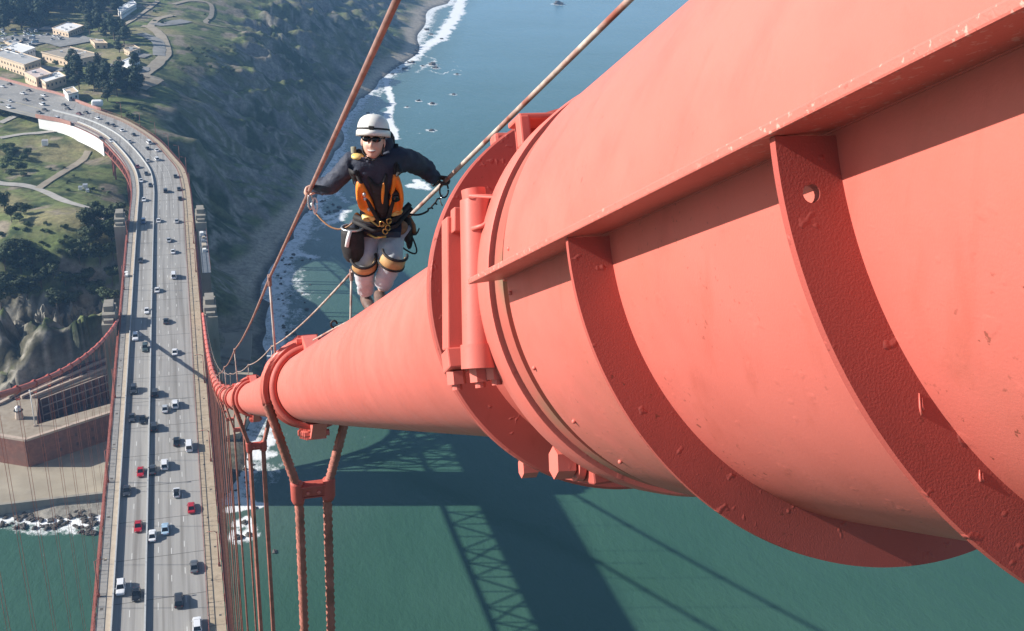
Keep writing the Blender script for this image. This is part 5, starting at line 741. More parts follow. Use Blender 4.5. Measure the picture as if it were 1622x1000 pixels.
PROF={'car':(4.6,.88,.62,1.42,[(-.72,.42)]), 'hatch':(4.1,.86,.66,1.48,None),'suv':(4.8,.95,.95,1.75,None),'van':(5.2,.98,1.1,2.05,None)}
def frustum(mb,y0,y1,yt0,yt1,wb,wt,z0,z1,mi=0):
    return mb.add([(-wb,y0,z0),(wb,y0,z0),(wb,y1,z0),(-wb,y1,z0),(-wt,yt0,z1),(wt,yt0,z1),(wt,yt1,z1),(-wt,yt1,z1)],[(0,3,2,1),(4,5,6,7),(0,1,5,4),(1,2,6,5),(2,3,7,6),(3,0,4,7)],mi)
_cm={}
def car_meshes(typ,colr):
    if (typ,colr) in _cm: return _cm[(typ,colr)]
    L,W,_,H,_x=PROF[typ]; c=CARC[colr]; pm=mat('car_paint_'+colr,c,rough=.28,coat=.7,spec=.5); h=L/2
    zb={'car':.82,'hatch':.88,'suv':1.05,'van':1.15}[typ]
    body=loft(MB(),[(-h,W*.75,W*.68,.34,zb*.72),(-h+.12,W*.9,W*.84,.26,zb*.86),(-h+.7,W,W*.9,.2,zb*.97),(-h+1.3,W,W*.92,.2,zb),(0,W,W*.93,.2,zb+.02),(h-1.2,W,W*.92,.2,zb+.01),(h-.45,W,W*.88,.2,zb*.94),(h-.1,W*.9,W*.82,.28,zb*.84),(h,W*.74,W*.66,.36,zb*.68)]).mesh('body',pm,False)
    # nose at +y. cabin
    yb0,yb1,yt0,yt1={'car':(-h+.75,h-1.15,-h+1.45,h-2.0),'hatch':(-h+.12,h-1.1,-h+.75,h-1.8),'suv':(-h+.1,h-1.25,-h+.45,h-1.95),'van':(-h+.08,h-.75,-h+.2,h-1.35)}[typ]
    wb,wt=W*.88,W*.72
    glass=frustum(MB(),yb0,yb1,yt0,yt1,wb,wt,zb-.02,H-.04).mesh('window_band',GLASS)
    roof=frustum(MB(),yt0+.02,yt1-.02,yt0+.14,yt1-.14,wt+.015,wt*.9,H-.07,H+.02).mesh('roof',pm if not (typ=='hatch') else mat('car_roof_black',(.02,.02,.022),rough=.2))
    pl=MB()
    for s in (-1,1):
        for ya,yb in ((yb0,yt0),(yb1,yt1)): pl.beam((s*wb*.995,ya,zb-.02),(s*wt*1.0,yb,H-.05),.09)
        ym=(yb0+yb1)/2; pl.beam((s*(wb+.005),ym,zb-.02),(s*(wt+.01),ym,H-.05),.08)
    pil=pl.mesh('pillars',pm)
    wh=MB().tube([(-.11,0,0),(.11,0,0)],.33,14).mesh('wheel',TYRE); wr=MB().tube([(-.12,0,0),(.12,0,0)],.19,10).mesh('rim',STEEL)
    hl=MB().box((0,0,0),(.34,.08,.13)).mesh('headlight',CHR); tl=MB().box((0,0,0),(.26,.07,.16)).mesh('taillight',TAIL); mi_=MB().box((0,0,0),(.2,.12,.13)).mesh('mirror',pm)
    _cm[(typ,colr)]=(body,glass,roof,pil,wh,wr,hl,tl,mi_,L,W,zb,H); return _cm[(typ,colr)]
def car(x,y,z,rz,typ,colr,label,group,simple=False):
    B_=car_meshes(typ,colr); body,glass,roof,pil,wh,wr,hl,tl,mi_,L,W,zb,H=B_
    t=thing('parked_car' if simple else 'car',(x,y,z),label,'van' if typ=='van' else ('suv' if typ=='suv' else 'car'),group,rz)
    link('body',body,t);link('window_band',glass,t);link('roof',roof,t)
    if simple: 
        for sx in (-1,1):
            for sy in (-1,1): link('wheel',wh,t,(sx*W*.9,sy*(L/2-.85),.33))
        return t
    link('pillars',pil,t)['kind']='stuff'
    for sx in (-1,1):
        for sy in (-1,1): q=link('wheel',wh,t,(sx*W*.9,sy*(L/2-.85),.33)); link('rim',wr,q)
        link('headlight',hl,t,(sx*W*.62,L/2-.06,zb*.66)); link('taillight',tl,t,(sx*W*.68,-L/2+.04,zb*.72)); link('mirror',mi_,t,(sx*(W+.1),L/2-1.6,zb+.05))
    return t
CN={'white':'white','silver':'silver','dark':'dark grey','black':'black','grey':'charcoal','red':'bright red','red2':'dark red','blue':'pale blue','blue2':'dark blue','green':'dark green'}
TN={'car':'saloon car','hatch':'hatchback with black roof','suv':'tall SUV','van':'van'}
CM=np.array([(a+b)/2 for a,b in SY]); 
def road_frame(x,y):
    d=np.hypot(CM[:,0]-x,CM[:,1]-y); i=int(np.argmin(d)); i=min(max(i,1),len(CM)-2); t=CM[i+1]-CM[i-1]; t/=np.linalg.norm(t); a,b=SY[i]; u=np.dot(np.array([x,y])-a,b-a)/np.dot(b-a,b-a); return math.atan2(-t[0],t[1]),u,i
def nlane(x):
    lanes=[(-8.0,'outer lane left of the median'),(-4.85,'inner lane left of the median'),(-1.85,'lane just right of the median'),(.8,'second lane right of the median'),(3.65,'third lane right of the median'),(7.3,'lane beside the tan sidewalk')]
    return min(lanes,key=lambda l:abs(l[0]-x))
info=[]
for x,y,tp,cl in CARS:
    h,u,i=road_frame(x,y); e=u*27.4-13.7; info.append([x,y,tp,cl,h,e])
info.sort(key=lambda q:q[1])
cnt={}
def sect(y): return 'at the bottom of the view' if y<215 else 'between the bottom edge and the fort' if y<262 else 'beside the fort' if y<318 else 'just before the nearer pylons' if y<352 else 'between the two pairs of pylons' if y<450 else 'entering the bend' if y<560 else 'on the bend above the white wall' if y<640 else 'on the toll plaza approach'
ORDN=['','second ','third ','fourth ','fifth ','sixth ','seventh ','eighth ','ninth ','tenth ','eleventh ','twelfth ']
for q in info:
    x,y,tp,cl,h,e=q
    lx,ln=nlane(e); onbr=y<640
    if onbr and e>-9:
        h2,u,i=road_frame(x,y); a,b=SY[i]; ax_=(b-a)/np.linalg.norm(b-a); x,y=(np.array([x,y])+ax_*(lx-e)*.35)
    left=e<-3.1; rz=h+(math.pi if left else 0)
    key=(cl,tp,sect(y),ln if y<560 else ''); n_=cnt.get(key,0); cnt[key]=n_+1
    lab=('%s%s %s in the %s, %s'%(ORDN[min(n_,11)],CN[cl],TN[tp],ln,sect(y))) if y<560 else '%s%s %s %s'%(ORDN[min(n_,11)],CN[cl],TN[tp],sect(y))
    if len(lab.split())>16: lab=lab.replace('between the bottom edge and the fort','below the fort').replace('right of the median','right of median').replace('left of the median','left of median').replace('between the two pairs of pylons','between the pylon pairs').replace('just before the nearer pylons','before the near pylons').replace('at the bottom of the view','at the bottom')
    car(float(x),float(y),.01,rz,tp,cl,lab.strip(),'vehicles driving on the bridge and its approach')
for i,(x,y,cl) in enumerate(LOT):
    car(x,y,ter_z(x,y)+.45,.3+.1*(i%3)+(1.57 if i%5==0 else 0),'car' if i%3 else 'van',cl,'%s %s parked among the cream buildings at the upper left'%(CN[cl],'van' if i%3==0 else 'car'),'vehicles parked at the upper left (%s)'%CN[cl],True)
# maintenance cart on the grey sidewalk
gc=thing('maintenance_cart',(-12.2,388,.18),'small white maintenance cart on the narrow grey sidewalk','cart'); MB().box((0,0,.55),(1.2,2.3,.6)).build('body',WHITE,gc,bevel=.08); MB().box((0,-.1,1.75),(1.15,1.5,.06)).build('canopy',WHITE,gc)
m=MB(); [m.beam((sx*.5,sy*.65-.1,.8),(sx*.5,sy*.65-.1,1.75),.05) for sx in (-1,1) for sy in (-1,1)]; m.build('frame',STEEL,gc)
wmz=MB().tube([(-.08,0,0),(.08,0,0)],.25,10).mesh('wheel',TYRE); [link('wheel',wmz,gc,(sx*.55,sy*.8,.22)) for sx in (-1,1) for sy in (-1,1)]
# ------------------------------------------------------------ lamp posts
def lamp(x,y,sx,label):
    t=thing('street_lamp',(x,y,.17),label,'street lamp','street lamps along the bridge')
    MB().tube([(0,0,0),(0,0,9.2)],.16,8,rf=lambda q:1-.4*q).build('post',ORANGE_D,t,True); MB().box((0,0,.4),(.5,.5,.8)).build('base',ORANGE_D,t)
    MB().tube([(0,0,8.9),(-sx*.5,0,9.5),(-sx*2.1,0,9.5)],.07,6).build('arm',ORANGE_D,t,True); MB().box((-sx*2.2,0,9.4),(.7,.34,.22)).build('lamp_head',mat('lamp_glass',(.5,.42,.3),rough=.3),t,bevel=.05)
nm={0:'nearest',1:'second',2:'third',3:'fourth',4:'fifth',5:'sixth',6:'seventh'}
for k,y in enumerate([204,249.7,295.4,388,420]): lamp(12.5,y,1,'%s red street lamp on the tan sidewalk side'%nm[k])
for k,y in enumerate([199,245,291,375,425]): lamp(-12.7,y,-1,'%s red street lamp on the grey sidewalk side'%nm[k])
for k,i in enumerate(range(ib(490),I650+6,11)):
    for u,s,n_ in ((.975,1,'outer'),):
        p=edge(i,u); t=thing('street_lamp',(p[0],p[1],0),'%s slim lamp post on the %s side of the curve'%(nm[min(k,6)],n_),'street lamp','street lamps along the curving approach'); MB().tube([(0,0,0),(0,0,9)],.11,6).build('post',ORANGE_D,t,True); MB().tube([(0,0,8.9),(-s*1.9,0,9.3)],.06,6).build('arm',ORANGE_D,t,True); MB().box((-s*2,0,9.25),(.7,.3,.18)).build('lamp_head',ORANGE_D,t)
# small cover plates and drains on the sidewalks
for k in range(26): MB().box(((11.9 if k%2 else 10.7),150+k*12.3,.185),(.5,.55,.02)).build('cover_plate',DARKSEAM)['kind']='structure'
for k in range(12): MB().box((-12.0,160+k*17.3,.185),(.6,.7,.02)).build('cover_plate',DARKSEAM)['kind']='structure'
# maintenance gear hanging outside the sea side rail near the far pylon
sf=thing('work_platform',(16.4,415,-.9),'grey work platform with white gear outside the sea side railing between the pylons','platform')
MB().box((0,0,0),(3.2,52,.3)).build('deck',mat('platform_grey',(.11,.13,.15),(.15,.17,.19),rough=.8,scale=.5),sf); m=MB(); [m.box((1.5,-25+5*k,.7),(.1,.1,1.1)) for k in range(11)]; m.box((1.5,0,1.25),(.08,50,.08)); m.build('guard_rail',ORANGE_D,sf)
for k,(x,y,a,b,h,mm) in enumerate([(-.4,17,1.6,2.4,1.4,WHITE),(.2,12.5,1.2,1.6,1.0,WALKTAN),(-.2,8.5,1.4,2.0,1.0,STEEL),(.1,2.5,1.8,3.6,1.3,WALKTAN),(0,-2.5,1.4,2.0,1.1,WHITE)]):
    t=thing('equipment_crate',(16.4+x,415+y,-.75),['white rounded tank on the work platform, farthest from the camera','tan crate on the work platform beside the white tank','grey steel crate in the middle of the work platform','long tan crate near the lower end of the work platform','white box nearest the lower end of the work platform'][k],'crate'); MB().box((0,0,h/2),(a,b,h)).build('box',mm,t,bevel=.15); MB().box((0,0,h+.04),(a*.9,b*.9,.08)).build('lid',mm,t)
# ------------------------------------------------------------ rocks
def rock_mesh(seed,sq=.6,sub=2):
    random.seed(seed); bm=bmesh.new(); bmesh.ops.create_icosphere(bm,subdivisions=sub,radius=.5)
    from mathutils import noise
    for v in bm.verts:
        d=v.co.normalized(); f=.72+.5*noise.noise(d*1.6+Vector((seed*3.1,0,0)))+.22*noise.noise(d*4+Vector((0,seed,0)))+(0 if sub<3 else .30*(1-2*abs(noise.noise(Vector((d.x*5,d.y*5,d.z*1.6))+Vector((seed,0,0)))))+.12*noise.noise(d*13)-.12); v.co=Vector((d.x*f*.5*1.15,d.y*f*.5,d.z*f*.5*sq))*1.25
    me=bpy.data.meshes.new('rock'); bm.to_mesh(me); bm.free(); me.materials.append(ROCKM); return me
RM=[rock_mesh(s) for s in range(1,9)]; random.seed(11)
DESC=['largest dark rock standing in the sea at the top edge','dark two humped rock in the surf right of the beach','smaller dark rock touching the two humped rock']
for i,(x,y,s) in enumerate(SEAROCK):
    o=link('sea_rock',RM[i%8],None,(x,y,WATER+.05*s),random.uniform(0,6)); s*=1.35; o.scale=(s,s,s*random.uniform(.8,1.1)); tag(o,DESC[i] if i<3 else 'dark wave washed rock in the water off the cliff','rock','dark rocks in the water' if i>2 else 'dark rocks in the water')
for i,(x,y,s) in enumerate(RIPRAP):
    o=link('boulder',RM[i%8],None,(x,y,WATER+.12*s),random.uniform(0,6)); o.scale=(s,s*random.uniform(.7,1.2),s*random.uniform(.7,1.2)); zz_=('wet boulder in the surf below the fort sea wall','boulders below the sea wall') if y<345 and x<0 else ('dark boulder awash near the rope posts, below the near cable','boulders awash below the near cable') if y<660 else ('dark boulder on the rocky point behind the left hand rope','boulders on the rocky point'); tag(o,zz_[0],'boulder',zz_[1])
CLIFF=mat('weathered_cliff_rock',(.20,.19,.16),(.34,.32,.27),rough=.95,scale=.18,bump=1.0,bscale=.9,bdist=.6,c3=(.15,.15,.11),s3=.5,th3=(.5,.7))
random.seed(23)
CR_=[]
for k in range(4):
    me=rock_mesh(40+k,1.1,4); me.materials.clear(); me.materials.append(CLIFF); CR_.append(me)
for k,(x,y,z,a,b,c) in enumerate([(-74,448,-52,16,10,19),(-65,449,-49,12,9,22),(-58,452,-50,13,9,18),(-52,453,-47,11,9,21),(-46,455,-48,13,9,18),(-40,456,-46,10,8,20),(-34,458,-47,12,9,17),(-28,460,-47,11,8,18),(-69,441,-58,9,6,9),(-55,444,-58,8,6,9),(-43,447,-57,8,6,10),(-31,450,-57,8,6,9)]):
    o=link('rock_outcrop',CR_[k%4],None,(x,y,z),k*1.7); o.scale=(a*.8,b*.8,c*.72)
    tag(o,['leftmost','second','third','fourth','fifth','sixth','seventh','rightmost','lower left','lower middle left','lower middle right','lower right'][k]+' pale rocky crag of the bluff behind the fort','rock','crags of the bluff behind the fort')
# ------------------------------------------------------------ trees and shrubs
def leafmat(name,c1,c2,c3):
    m=bpy.data.materials.new(name); m.use_nodes=True; N=m.node_tree.nodes; L=m.node_tree.links; b=N['Principled BSDF']; b.inputs['Roughness'].default_value=.7; b.inputs['Specular IOR Level'].default_value=.2
    g=N.new('ShaderNodeNewGeometry'); r=N.new('ShaderNodeValToRGB'); r.color_ramp.elements[0].color=(*c1,1); r.color_ramp.elements[1].color=(*c2,1); e=r.color_ramp.elements.new(.8); e.color=(*c3,1); L.new(g.outputs['Random Per Island'],r.inputs[0])
    oi=N.new('ShaderNodeObjectInfo'); mr=N.new('ShaderNodeMapRange'); mr.inputs['To Min'].default_value=.7; mr.inputs['To Max'].default_value=1.35; L.new(oi.outputs['Random'],mr.inputs['Value']); v=N.new('ShaderNodeVectorMath'); v.operation='SCALE'; L.new(r.outputs[0],v.inputs[0]); L.new(mr.outputs[0],v.inputs['Scale']); L.new(v.outputs[0],b.inputs['Base Color']); return m
LEAF={'cypress':leafmat('cypress_foliage',(.030,.050,.022),(.055,.080,.034),(.075,.095,.045)),'pine':leafmat('pine_foliage',(.022,.042,.026),(.040,.066,.036),(.06,.08,.045)),'shrub':leafmat('shrub_foliage',(.045,.075,.026),(.075,.115,.04),(.11,.14,.06))}
BARK=mat('bark',(.10,.075,.055),(.16,.13,.10),rough=.95,scale=2)
def crown(kind,seed):
    random.seed(seed); mb=MB(); lob=[]
    if kind=='cypress': # spreading flat-topped
        for k in range(11): a=random.uniform(0,6.28); r_=random.uniform(0,.34)**.9; lob.append((math.cos(a)*r_,math.sin(a)*r_,.50+random.uniform(-.17,.16),random.uniform(.13,.22),.62))
    elif kind=='pine':
        for k in range(13): a=random.uniform(0,6.28); hh=random.uniform(.25,1.0); r_=random.uniform(0,.30)*(1.15-hh*.8); lob.append((math.cos(a)*r_,math.sin(a)*r_,hh,random.uniform(.11,.19),.7))
    else:
        for k in range(8): a=random.uniform(0,6.28); r_=random.uniform(0,.32); lob.append((math.cos(a)*r_,math.sin(a)*r_,.20+random.uniform(-.05,.14),random.uniform(.13,.24),.7))
    for (x,y,z,r_,sq) in lob:
        n=int(1500*r_*r_*3.2)+14
        for j in range(n):
            d=Vector((random.gauss(0,1),random.gauss(0,1),random.gauss(0,1))).normalized(); q=r_*random.uniform(.62,1.12)
            c=Vector((x+d.x*q,y+d.y*q,z+d.z*q*sq)); s=random.uniform(.016,.036)
            u=d.cross(Vector((random.uniform(-1,1),random.uniform(-1,1),random.uniform(-1,1)))).normalized(); v=(d+Vector((random.uniform(-.7,.7),random.uniform(-.7,.7),random.uniform(-.7,.7)))).normalized().cross(u)
            mb.add([c-u*s-v*s*.6,c+u*s-v*s*.7,c+u*s*.6+v*s,c-u*s*.7+v*s*.8],[(0,1,2,3)])
    tk=MB(); top=.45 if kind=='cypress' else (.85 if kind=='pine' else .16)
    tk.tube([(0,0,-.12),(.01,0,top*.5),(.0,.01,top)],.030 if kind!='shrub' else .02,6,rf=lambda q:1-.7*q)
    for (x,y,z,r_,sq) in lob[:7]: tk.tube([(0,0,min(top*.55,z*.6)),(x*.6,y*.6,z*.85),(x,y,z)],.012,5,rf=lambda q:1-.7*q)
    return mb.mesh('crown',LEAF[kind]),tk.mesh('trunk',BARK)
CR={k:[crown(k,s*10+7) for s in range(5 if k!='shrub' else 4)] for k in ('cypress','pine','shrub')}
random.seed(5)
TXY=np.array([(t[0],t[1]) for t in TREES]); TZZ=height(TXY[:,0],TXY[:,1])
GL={'cypress':('dark spreading cypress on the grassy slope left of the bridge','cypress trees left of the bridge'),'pine':('tall dark pine in the woods around the upper left buildings','pine trees around the upper left buildings'),'shrub':('low green shrub on the grassy ground','low shrubs on the grass')}
ZN=[('spreading cypress crowding the left pylons above the path','tree'),('dark cypress in the shady grove above the rock face over the fort','tree'),('lone dark cypress standing at the left edge of the lower meadow','tree'),('round green bush in the thicket at the left edge above the pale path','shrub'),('dark pine in the clump between the toll plaza and the dirt track','tree'),('dark pine behind the cream buildings, above the service yard','tree'),('dark pine in the big wood filling the top left corner','tree'),('dark pine at the right end of the top left wood','tree'),('low bush below the left edge of the toll plaza','shrub'),('low bush behind the outer parapet of the curve','shrub'),('low bush among the cream buildings','shrub'),('tiny bush on the grassy battery at the top','shrub'),('tiny bush on the open bluff grass right of the dirt track','shrub'),('small bush on the sloping meadow above the grove','shrub'),('small bush in the grassy hollow below the white wall','shrub')]
zc={};zmax={}
for q in TREES: zmax[q[4]]=max(zmax.get(q[4],0),q[2])
for i,(x,y,s,k,zi) in enumerate(TREES):
    cr,tk=random.choice(CR[k]); kk='shrub' if k=='shrub' else k+'_tree'
    S=s*1.28
    lab=ZN[zi][0]; big=(s==zmax[zi]); t=thing(kk,(x,y,float(TZZ[i])),('largest '+lab) if big else lab,ZN[zi][1],'%s group: %s'%(k,lab),random.uniform(0,6.28)); sc_=S*random.uniform(.9,1.1); t.scale=(sc_,sc_,sc_*random.uniform(.8,1.15))
    link('crown',cr,t); link('trunk',tk,t)
# ------------------------------------------------------------ buildings
WM={'cream':mat('cream_wall',(.58,.44,.30),(.66,.52,.37),rough=.85,scale=.4),'white':mat('white_wall_paint',(.72,.72,.70),(.78,.78,.76),rough=.8,scale=.4),'taupe':mat('taupe_roof',(.30,.26,.20),(.36,.32,.26),rough=.9,scale=.1),'grey':mat('grey_roof',(.36,.36,.35),(.44,.44,.43),rough=.9,scale=.1),'pink':mat('pinkish_roof',(.52,.42,.38),(.60,.50,.46),rough=.9,scale=.1),'palegreen':mat('pale_green_roof',(.50,.56,.48),(.58,.64,.56),rough=.8,scale=.1)}
WIN=mat('window_glass',(.03,.035,.04),rough=.15)
for (pts,z,h,wm_,rm,lab,nw) in BLD:
    l,b_,r=[Vector(p) for p in pts]; q=l+r-b_; c=(l+r)/2; gz=z-h
    t=thing('building',(c.x,c.y,gz),lab,'building'); ex=(r-b_); ey=(l-b_); wx_,wy_=ex.length,ey.length; exn,eyn=ex.normalized(),ey.normalized()
    PL=[tuple(p-c) for p in (b_,r,q,l)]
    MB().prism(PL,-3,h-.4).build('wall',WM[wm_],t)
    def sc2(f): return [((Vector(p))*f) for p in PL]
    MB().prism([tuple(p) for p in sc2(1.03)],h-.4,h).build('roof',WM[rm],t)
    pr_=MB(); P4=[Vector(p)*1.02 for p in PL]
    for i in range(4): a=P4[i];e=P4[(i+1)%4]; pr_.beam((a.x,a.y,h+.2),(e.x,e.y,h+.2),.5,.4)
    pr_.build('parapet',WM[wm_],t)
    for k in range(3 if wx_*wy_>150 else 1): p=(Vector(PL[0])*random.uniform(-.5,.6)+Vector(PL[1])*random.uniform(-.4,.4)); MB().box((p.x,p.y,h+.6),(1.8,1.5,1.2)).build('roof_unit',WM['white'],t)
    for (o_,d_,LL,nn) in ((b_-c,eyn,wy_,Vector((d_.y,-d_.x)) if False else None),(b_-c,exn,wx_,None)):
        other=exn if d_ is eyn else eyn; out=-other; n_=max(1,int(LL/4.2))
        for k in range(min(n_,14)):
            for zz in ([h*.5] if h<7.5 else [h*.28,h*.68]):
                p=o_+d_*(LL*(k+.5)/n_)+out*.03; MB().beam((p.x-d_.x*.7,p.y-d_.y*.7,zz),(p.x+d_.x*.7,p.y+d_.y*.7,zz),.12,1.5).build('window',WIN,t)
# round white shelter next to the curve
tag(MB().box((-36.3,672,2.2),(6.5,5,3.6)).build('tool_shed',WHITE,None,bevel=1.0),'white rounded truck box at the outer edge of the curve','shed')
# red barriers and white barrier by the path
bmz=MB().box((0,0,.55),(1.0,2.2,1.1),top=(.45,.95)).mesh('traffic_barrier',mat('red_plastic',(.55,.06,.05),rough=.5))
for k in range(6):
    x,y=-31.5+k*.0+k*1.55,507.5-k*1.7; o=link('traffic_barrier',bmz,None,(x,y,ter_z(x,y)+.3),.5); tag(o,'one of six red plastic barriers lined up beside the gravel path','barrier','red plastic barriers beside the path')
wbz=MB().box((0,0,.5),(.7,9,1.0),top=(.5,1)).build('traffic_barrier',WHITE); wbz.location=(-23.4,496,ter_z(-23.4,496)+.3); wbz.rotation_euler=(0,0,-.75); tag(wbz,'long white barrier lying across the path near the left pylon','barrier')
for k,(x,y,s_) in enumerate([(-30.5,485,1.6),(-38,556,2.2),(-40,552,1.8),(-36.5,549,1.5),(-62,622,3)]):
    t=thing('utility_box',(x,y,ter_z(x,y)+.1),['white utility box by the turning circle','larger white site box in the gravel yard','middle white site box in the gravel yard','small white site box in the gravel yard','pale truck box beside the lower track'][k],'box'); MB().box((0,0,s_*.4),(s_,s_*1.5,s_*.8)).build('box',WHITE,t,bevel=.1); MB().box((0,0,s_*.85),(s_*1.05,s_*1.55,.1)).build('lid',STEEL,t)
# ------------------------------------------------------------ the climber
J={k:Vector(v) for k,v in JT.items()}
FO=Vector((13.72,7.66,146.80))
pe=thing('person',FO,'climber in white helmet and orange vest walking up the cable between two hand ropes','person')
def pc(mb,name,m,smooth=True,bevel=0,par=None):
    mb.v=[tuple(Vector(v)-FO) for v in mb.v]; return mb.build(name,m,par or pe,smooth,bevel=bevel)
SKIN=mat('skin',(.66,.38,.29),(.72,.45,.35),rough=.5,scale=14)
JACK=mat('navy_jacket',(.018,.024,.045),(.035,.045,.075),rough=.7,scale=9,bump=.5,bscale=22,bdist=.02)
PANT=mat('grey_work_trousers',(.40,.43,.46),(.50,.53,.56),rough=.85,scale=7,bump=.6,bscale=16,bdist=.02)
VEST=mat('orange_vest',(.88,.20,.015),(.92,.30,.03),rough=.5,scale=12,bump=.4,bscale=30,bdist=.01)
VESTY=mat('yellow_reflective',(.75,.50,.10),(.80,.62,.25),rough=.4,scale=12)
BLK=mat('black_webbing',(.010,.010,.012),(.028,.026,.028),rough=.75,scale=25)
HELM=mat('white_helmet',(.74,.73,.68),(.80,.79,.75),rough=.3,scale=8,coat=.3)
TAN=mat('tan_knee_pad',(.42,.25,.10),(.55,.35,.16),rough=.7,scale=20)
BOOT=mat('brown_boot',(.09,.055,.045),(.17,.11,.09),rough=.6,scale=18)
SHIN=mat('glossy_black',(.008,.008,.01),rough=.12); LIP=mat('lips',(.42,.14,.11),rough=.5); TEETH=mat('teeth',(.75,.72,.66),rough=.3); GLOVE=mat('dark_glove',(.05,.035,.03),(.09,.06,.05),rough=.8,scale=30); GOLD=mat('brass_carabiner',(.60,.38,.12),rough=.3,metal=.7); BROWN=mat('brown_leather',(.16,.08,.04),(.26,.14,.07),rough=.7,scale=20)
def skin(name,verts,edges,rad,m,root=0,sub=2,smooth=True,fold=0.0):
    me=bpy.data.meshes.new(name); me.from_pydata([tuple(Vector(v)-FO) for v in verts],edges,[]); o=link(name,me,pe)
    md=o.modifiers.new('skin','SKIN'); md.use_smooth_shade=True
    for i,r in enumerate(rad):
        d=me.skin_vertices[0].data[i]; d.radius=(r if isinstance(r,tuple) else (r,r)); d.use_root=(i==root)
    s=o.modifiers.new('sub','SUBSURF'); s.levels=sub; s.render_levels=sub; me.materials.append(m)
    dg=bpy.context.evaluated_depsgraph_get(); dg.update(); m2=bpy.data.meshes.new_from_object(o.evaluated_get(dg)); o.modifiers.clear(); o.data=m2
    for p in m2.polygons: p.use_smooth=True
    if not m2.materials: m2.materials.append(m)
    if fold:
        from mathutils import noise as _n
        nn=[v.normal.copy() for v in m2.vertices]
        for v,q in zip(m2.vertices,nn):
            c=v.co*11; d_=_n.noise(Vector((c.x,c.y,c.z*1.8)))*.6+(.5-abs(_n.noise(Vector((c.x*1.3+5,c.y*1.3,c.z*2.6)))))*.8; v.co+=q*d_*fold
        m2.update()
    return o
L_=lambda a,b,f:J[a].lerp(J[b],f)
# continuous body under the clothes
bv=[J['pelvis'],L_('pelvis','chest',.5),J['chest'],J['chest'].lerp(J['neck'],.55),J['neck'],J['neck'].lerp(J['head'],.5),J['shR'],J['elR'],J['wrR'],J['shL'],J['elL'],J['wrL'],J['hipR'],J['knR'],J['anR'],J['hipL'],J['knL'],J['anL']]
skin('body',bv,[(0,1),(1,2),(2,3),(3,4),(4,5),(3,6),(6,7),(7,8),(3,9),(9,10),(10,11),(0,12),(12,13),(13,14),(0,15),(15,16),(16,17)],[.125,.12,.13,.10,.052,.05,.055,.04,.028,.055,.04,.028,.085,.052,.035,.085,.052,.035],SKIN)
# jacket with sleeves, wrinkled by uneven radii
j=[L_('waist','pelvis',.35),J['waist'],J['chest'].lerp(J['waist'],.4),J['chest'],J['chest'].lerp(J['neck'],.62),J['neck']+Vector((0,.01,-.015)),
J['shR'],L_('shR','elR',.5),J['elR'],L_('elR','wrR',.5),L_('elR','wrR',.97),J['shL'],L_('shL','elL',.5),J['elL'],L_('elL','wrL',.5),L_('elL','wrL',.95)]
jk_=skin('jacket',j,[(0,1),(1,2),(2,3),(3,4),(4,5),(4,6),(6,7),(7,8),(8,9),(9,10),(4,11),(11,12),(12,13),(13,14),(14,15)],[.160,.152,.150,.150,.122,.074,.088,.078,.074,.068,.050,.098,.084,.080,.070,.050],JACK,root=1,sub=3,fold=.020)
skin('trousers',[J['pelvis'],J['hipR'],L_('hipR','knR',.5),J['knR'],L_('knR','anR',.45),L_('knR','anR',.93),J['hipL'],L_('hipL','knL',.5),J['knL'],L_('knL','anL',.45),L_('knL','anL',.95)],
[(0,1),(1,2),(2,3),(3,4),(4,5),(0,6),(6,7),(7,8),(8,9),(9,10)],[.150,.120,.108,.086,.082,.066,.122,.110,.088,.082,.066],PANT,sub=3,fold=.015)
# boots
for s in 'RL':
    an,to=J['an'+s],J['to'+s]; d=(to-an); d.z*=.5; heel=an+Vector((0,.05,-.07)); ball=an+Vector((d.x*.5,-.14,-.045)); tip=an+Vector((d.x*.9,-.215,-.03))
    skin('boot',[an+Vector((0,0,.015)),an+Vector((0,0,-.02)),heel,ball,tip],[(0,1),(1,2),(1,3),(3,4)],[.052,.052,.046,.048,.034],BOOT,root=1)
# knee pads with dark straps
for s in 'RL':
    kn=J['kn'+s]; hp=J['hip'+s]; an=J['an'+s]; ax_=(kn-an).normalized(); fr=Vector((0,-1,.15)).normalized(); fr=(fr-ax_*fr.dot(ax_)).normalized(); sd=ax_.cross(fr)
    m=MB(); 
    for (a,rr,z0,z1) in ((80,.088,.105,.0),):
        pr_=[]
        for i in range(17):
            t=R(-a+2*a*i/16); 
            for z,q in ((z0,.95),(z0*.6,1.05),(z1*.4,1.05),(z1,.97)): pr_.append(kn+ax_*z+(fr*math.cos(t)+sd*math.sin(t))*(rr+.008)*q)
        m.add(pr_,[(4*i+k,4*i+k+1,4*i+k+5,4*i+k+4) for i in range(16) for k in range(3)])
    o=pc(m,'knee_pad',TAN); sol=o.modifiers.new('s','SOLIDIFY'); sol.thickness=.012
    for z in (.012,.112):
        pc(MB().tube([kn+ax_*z+(fr*math.cos(t)+sd*math.sin(t))*.098 for t in np.linspace(-1.7,1.7,14)],.012,6),'knee_strap',BLK)
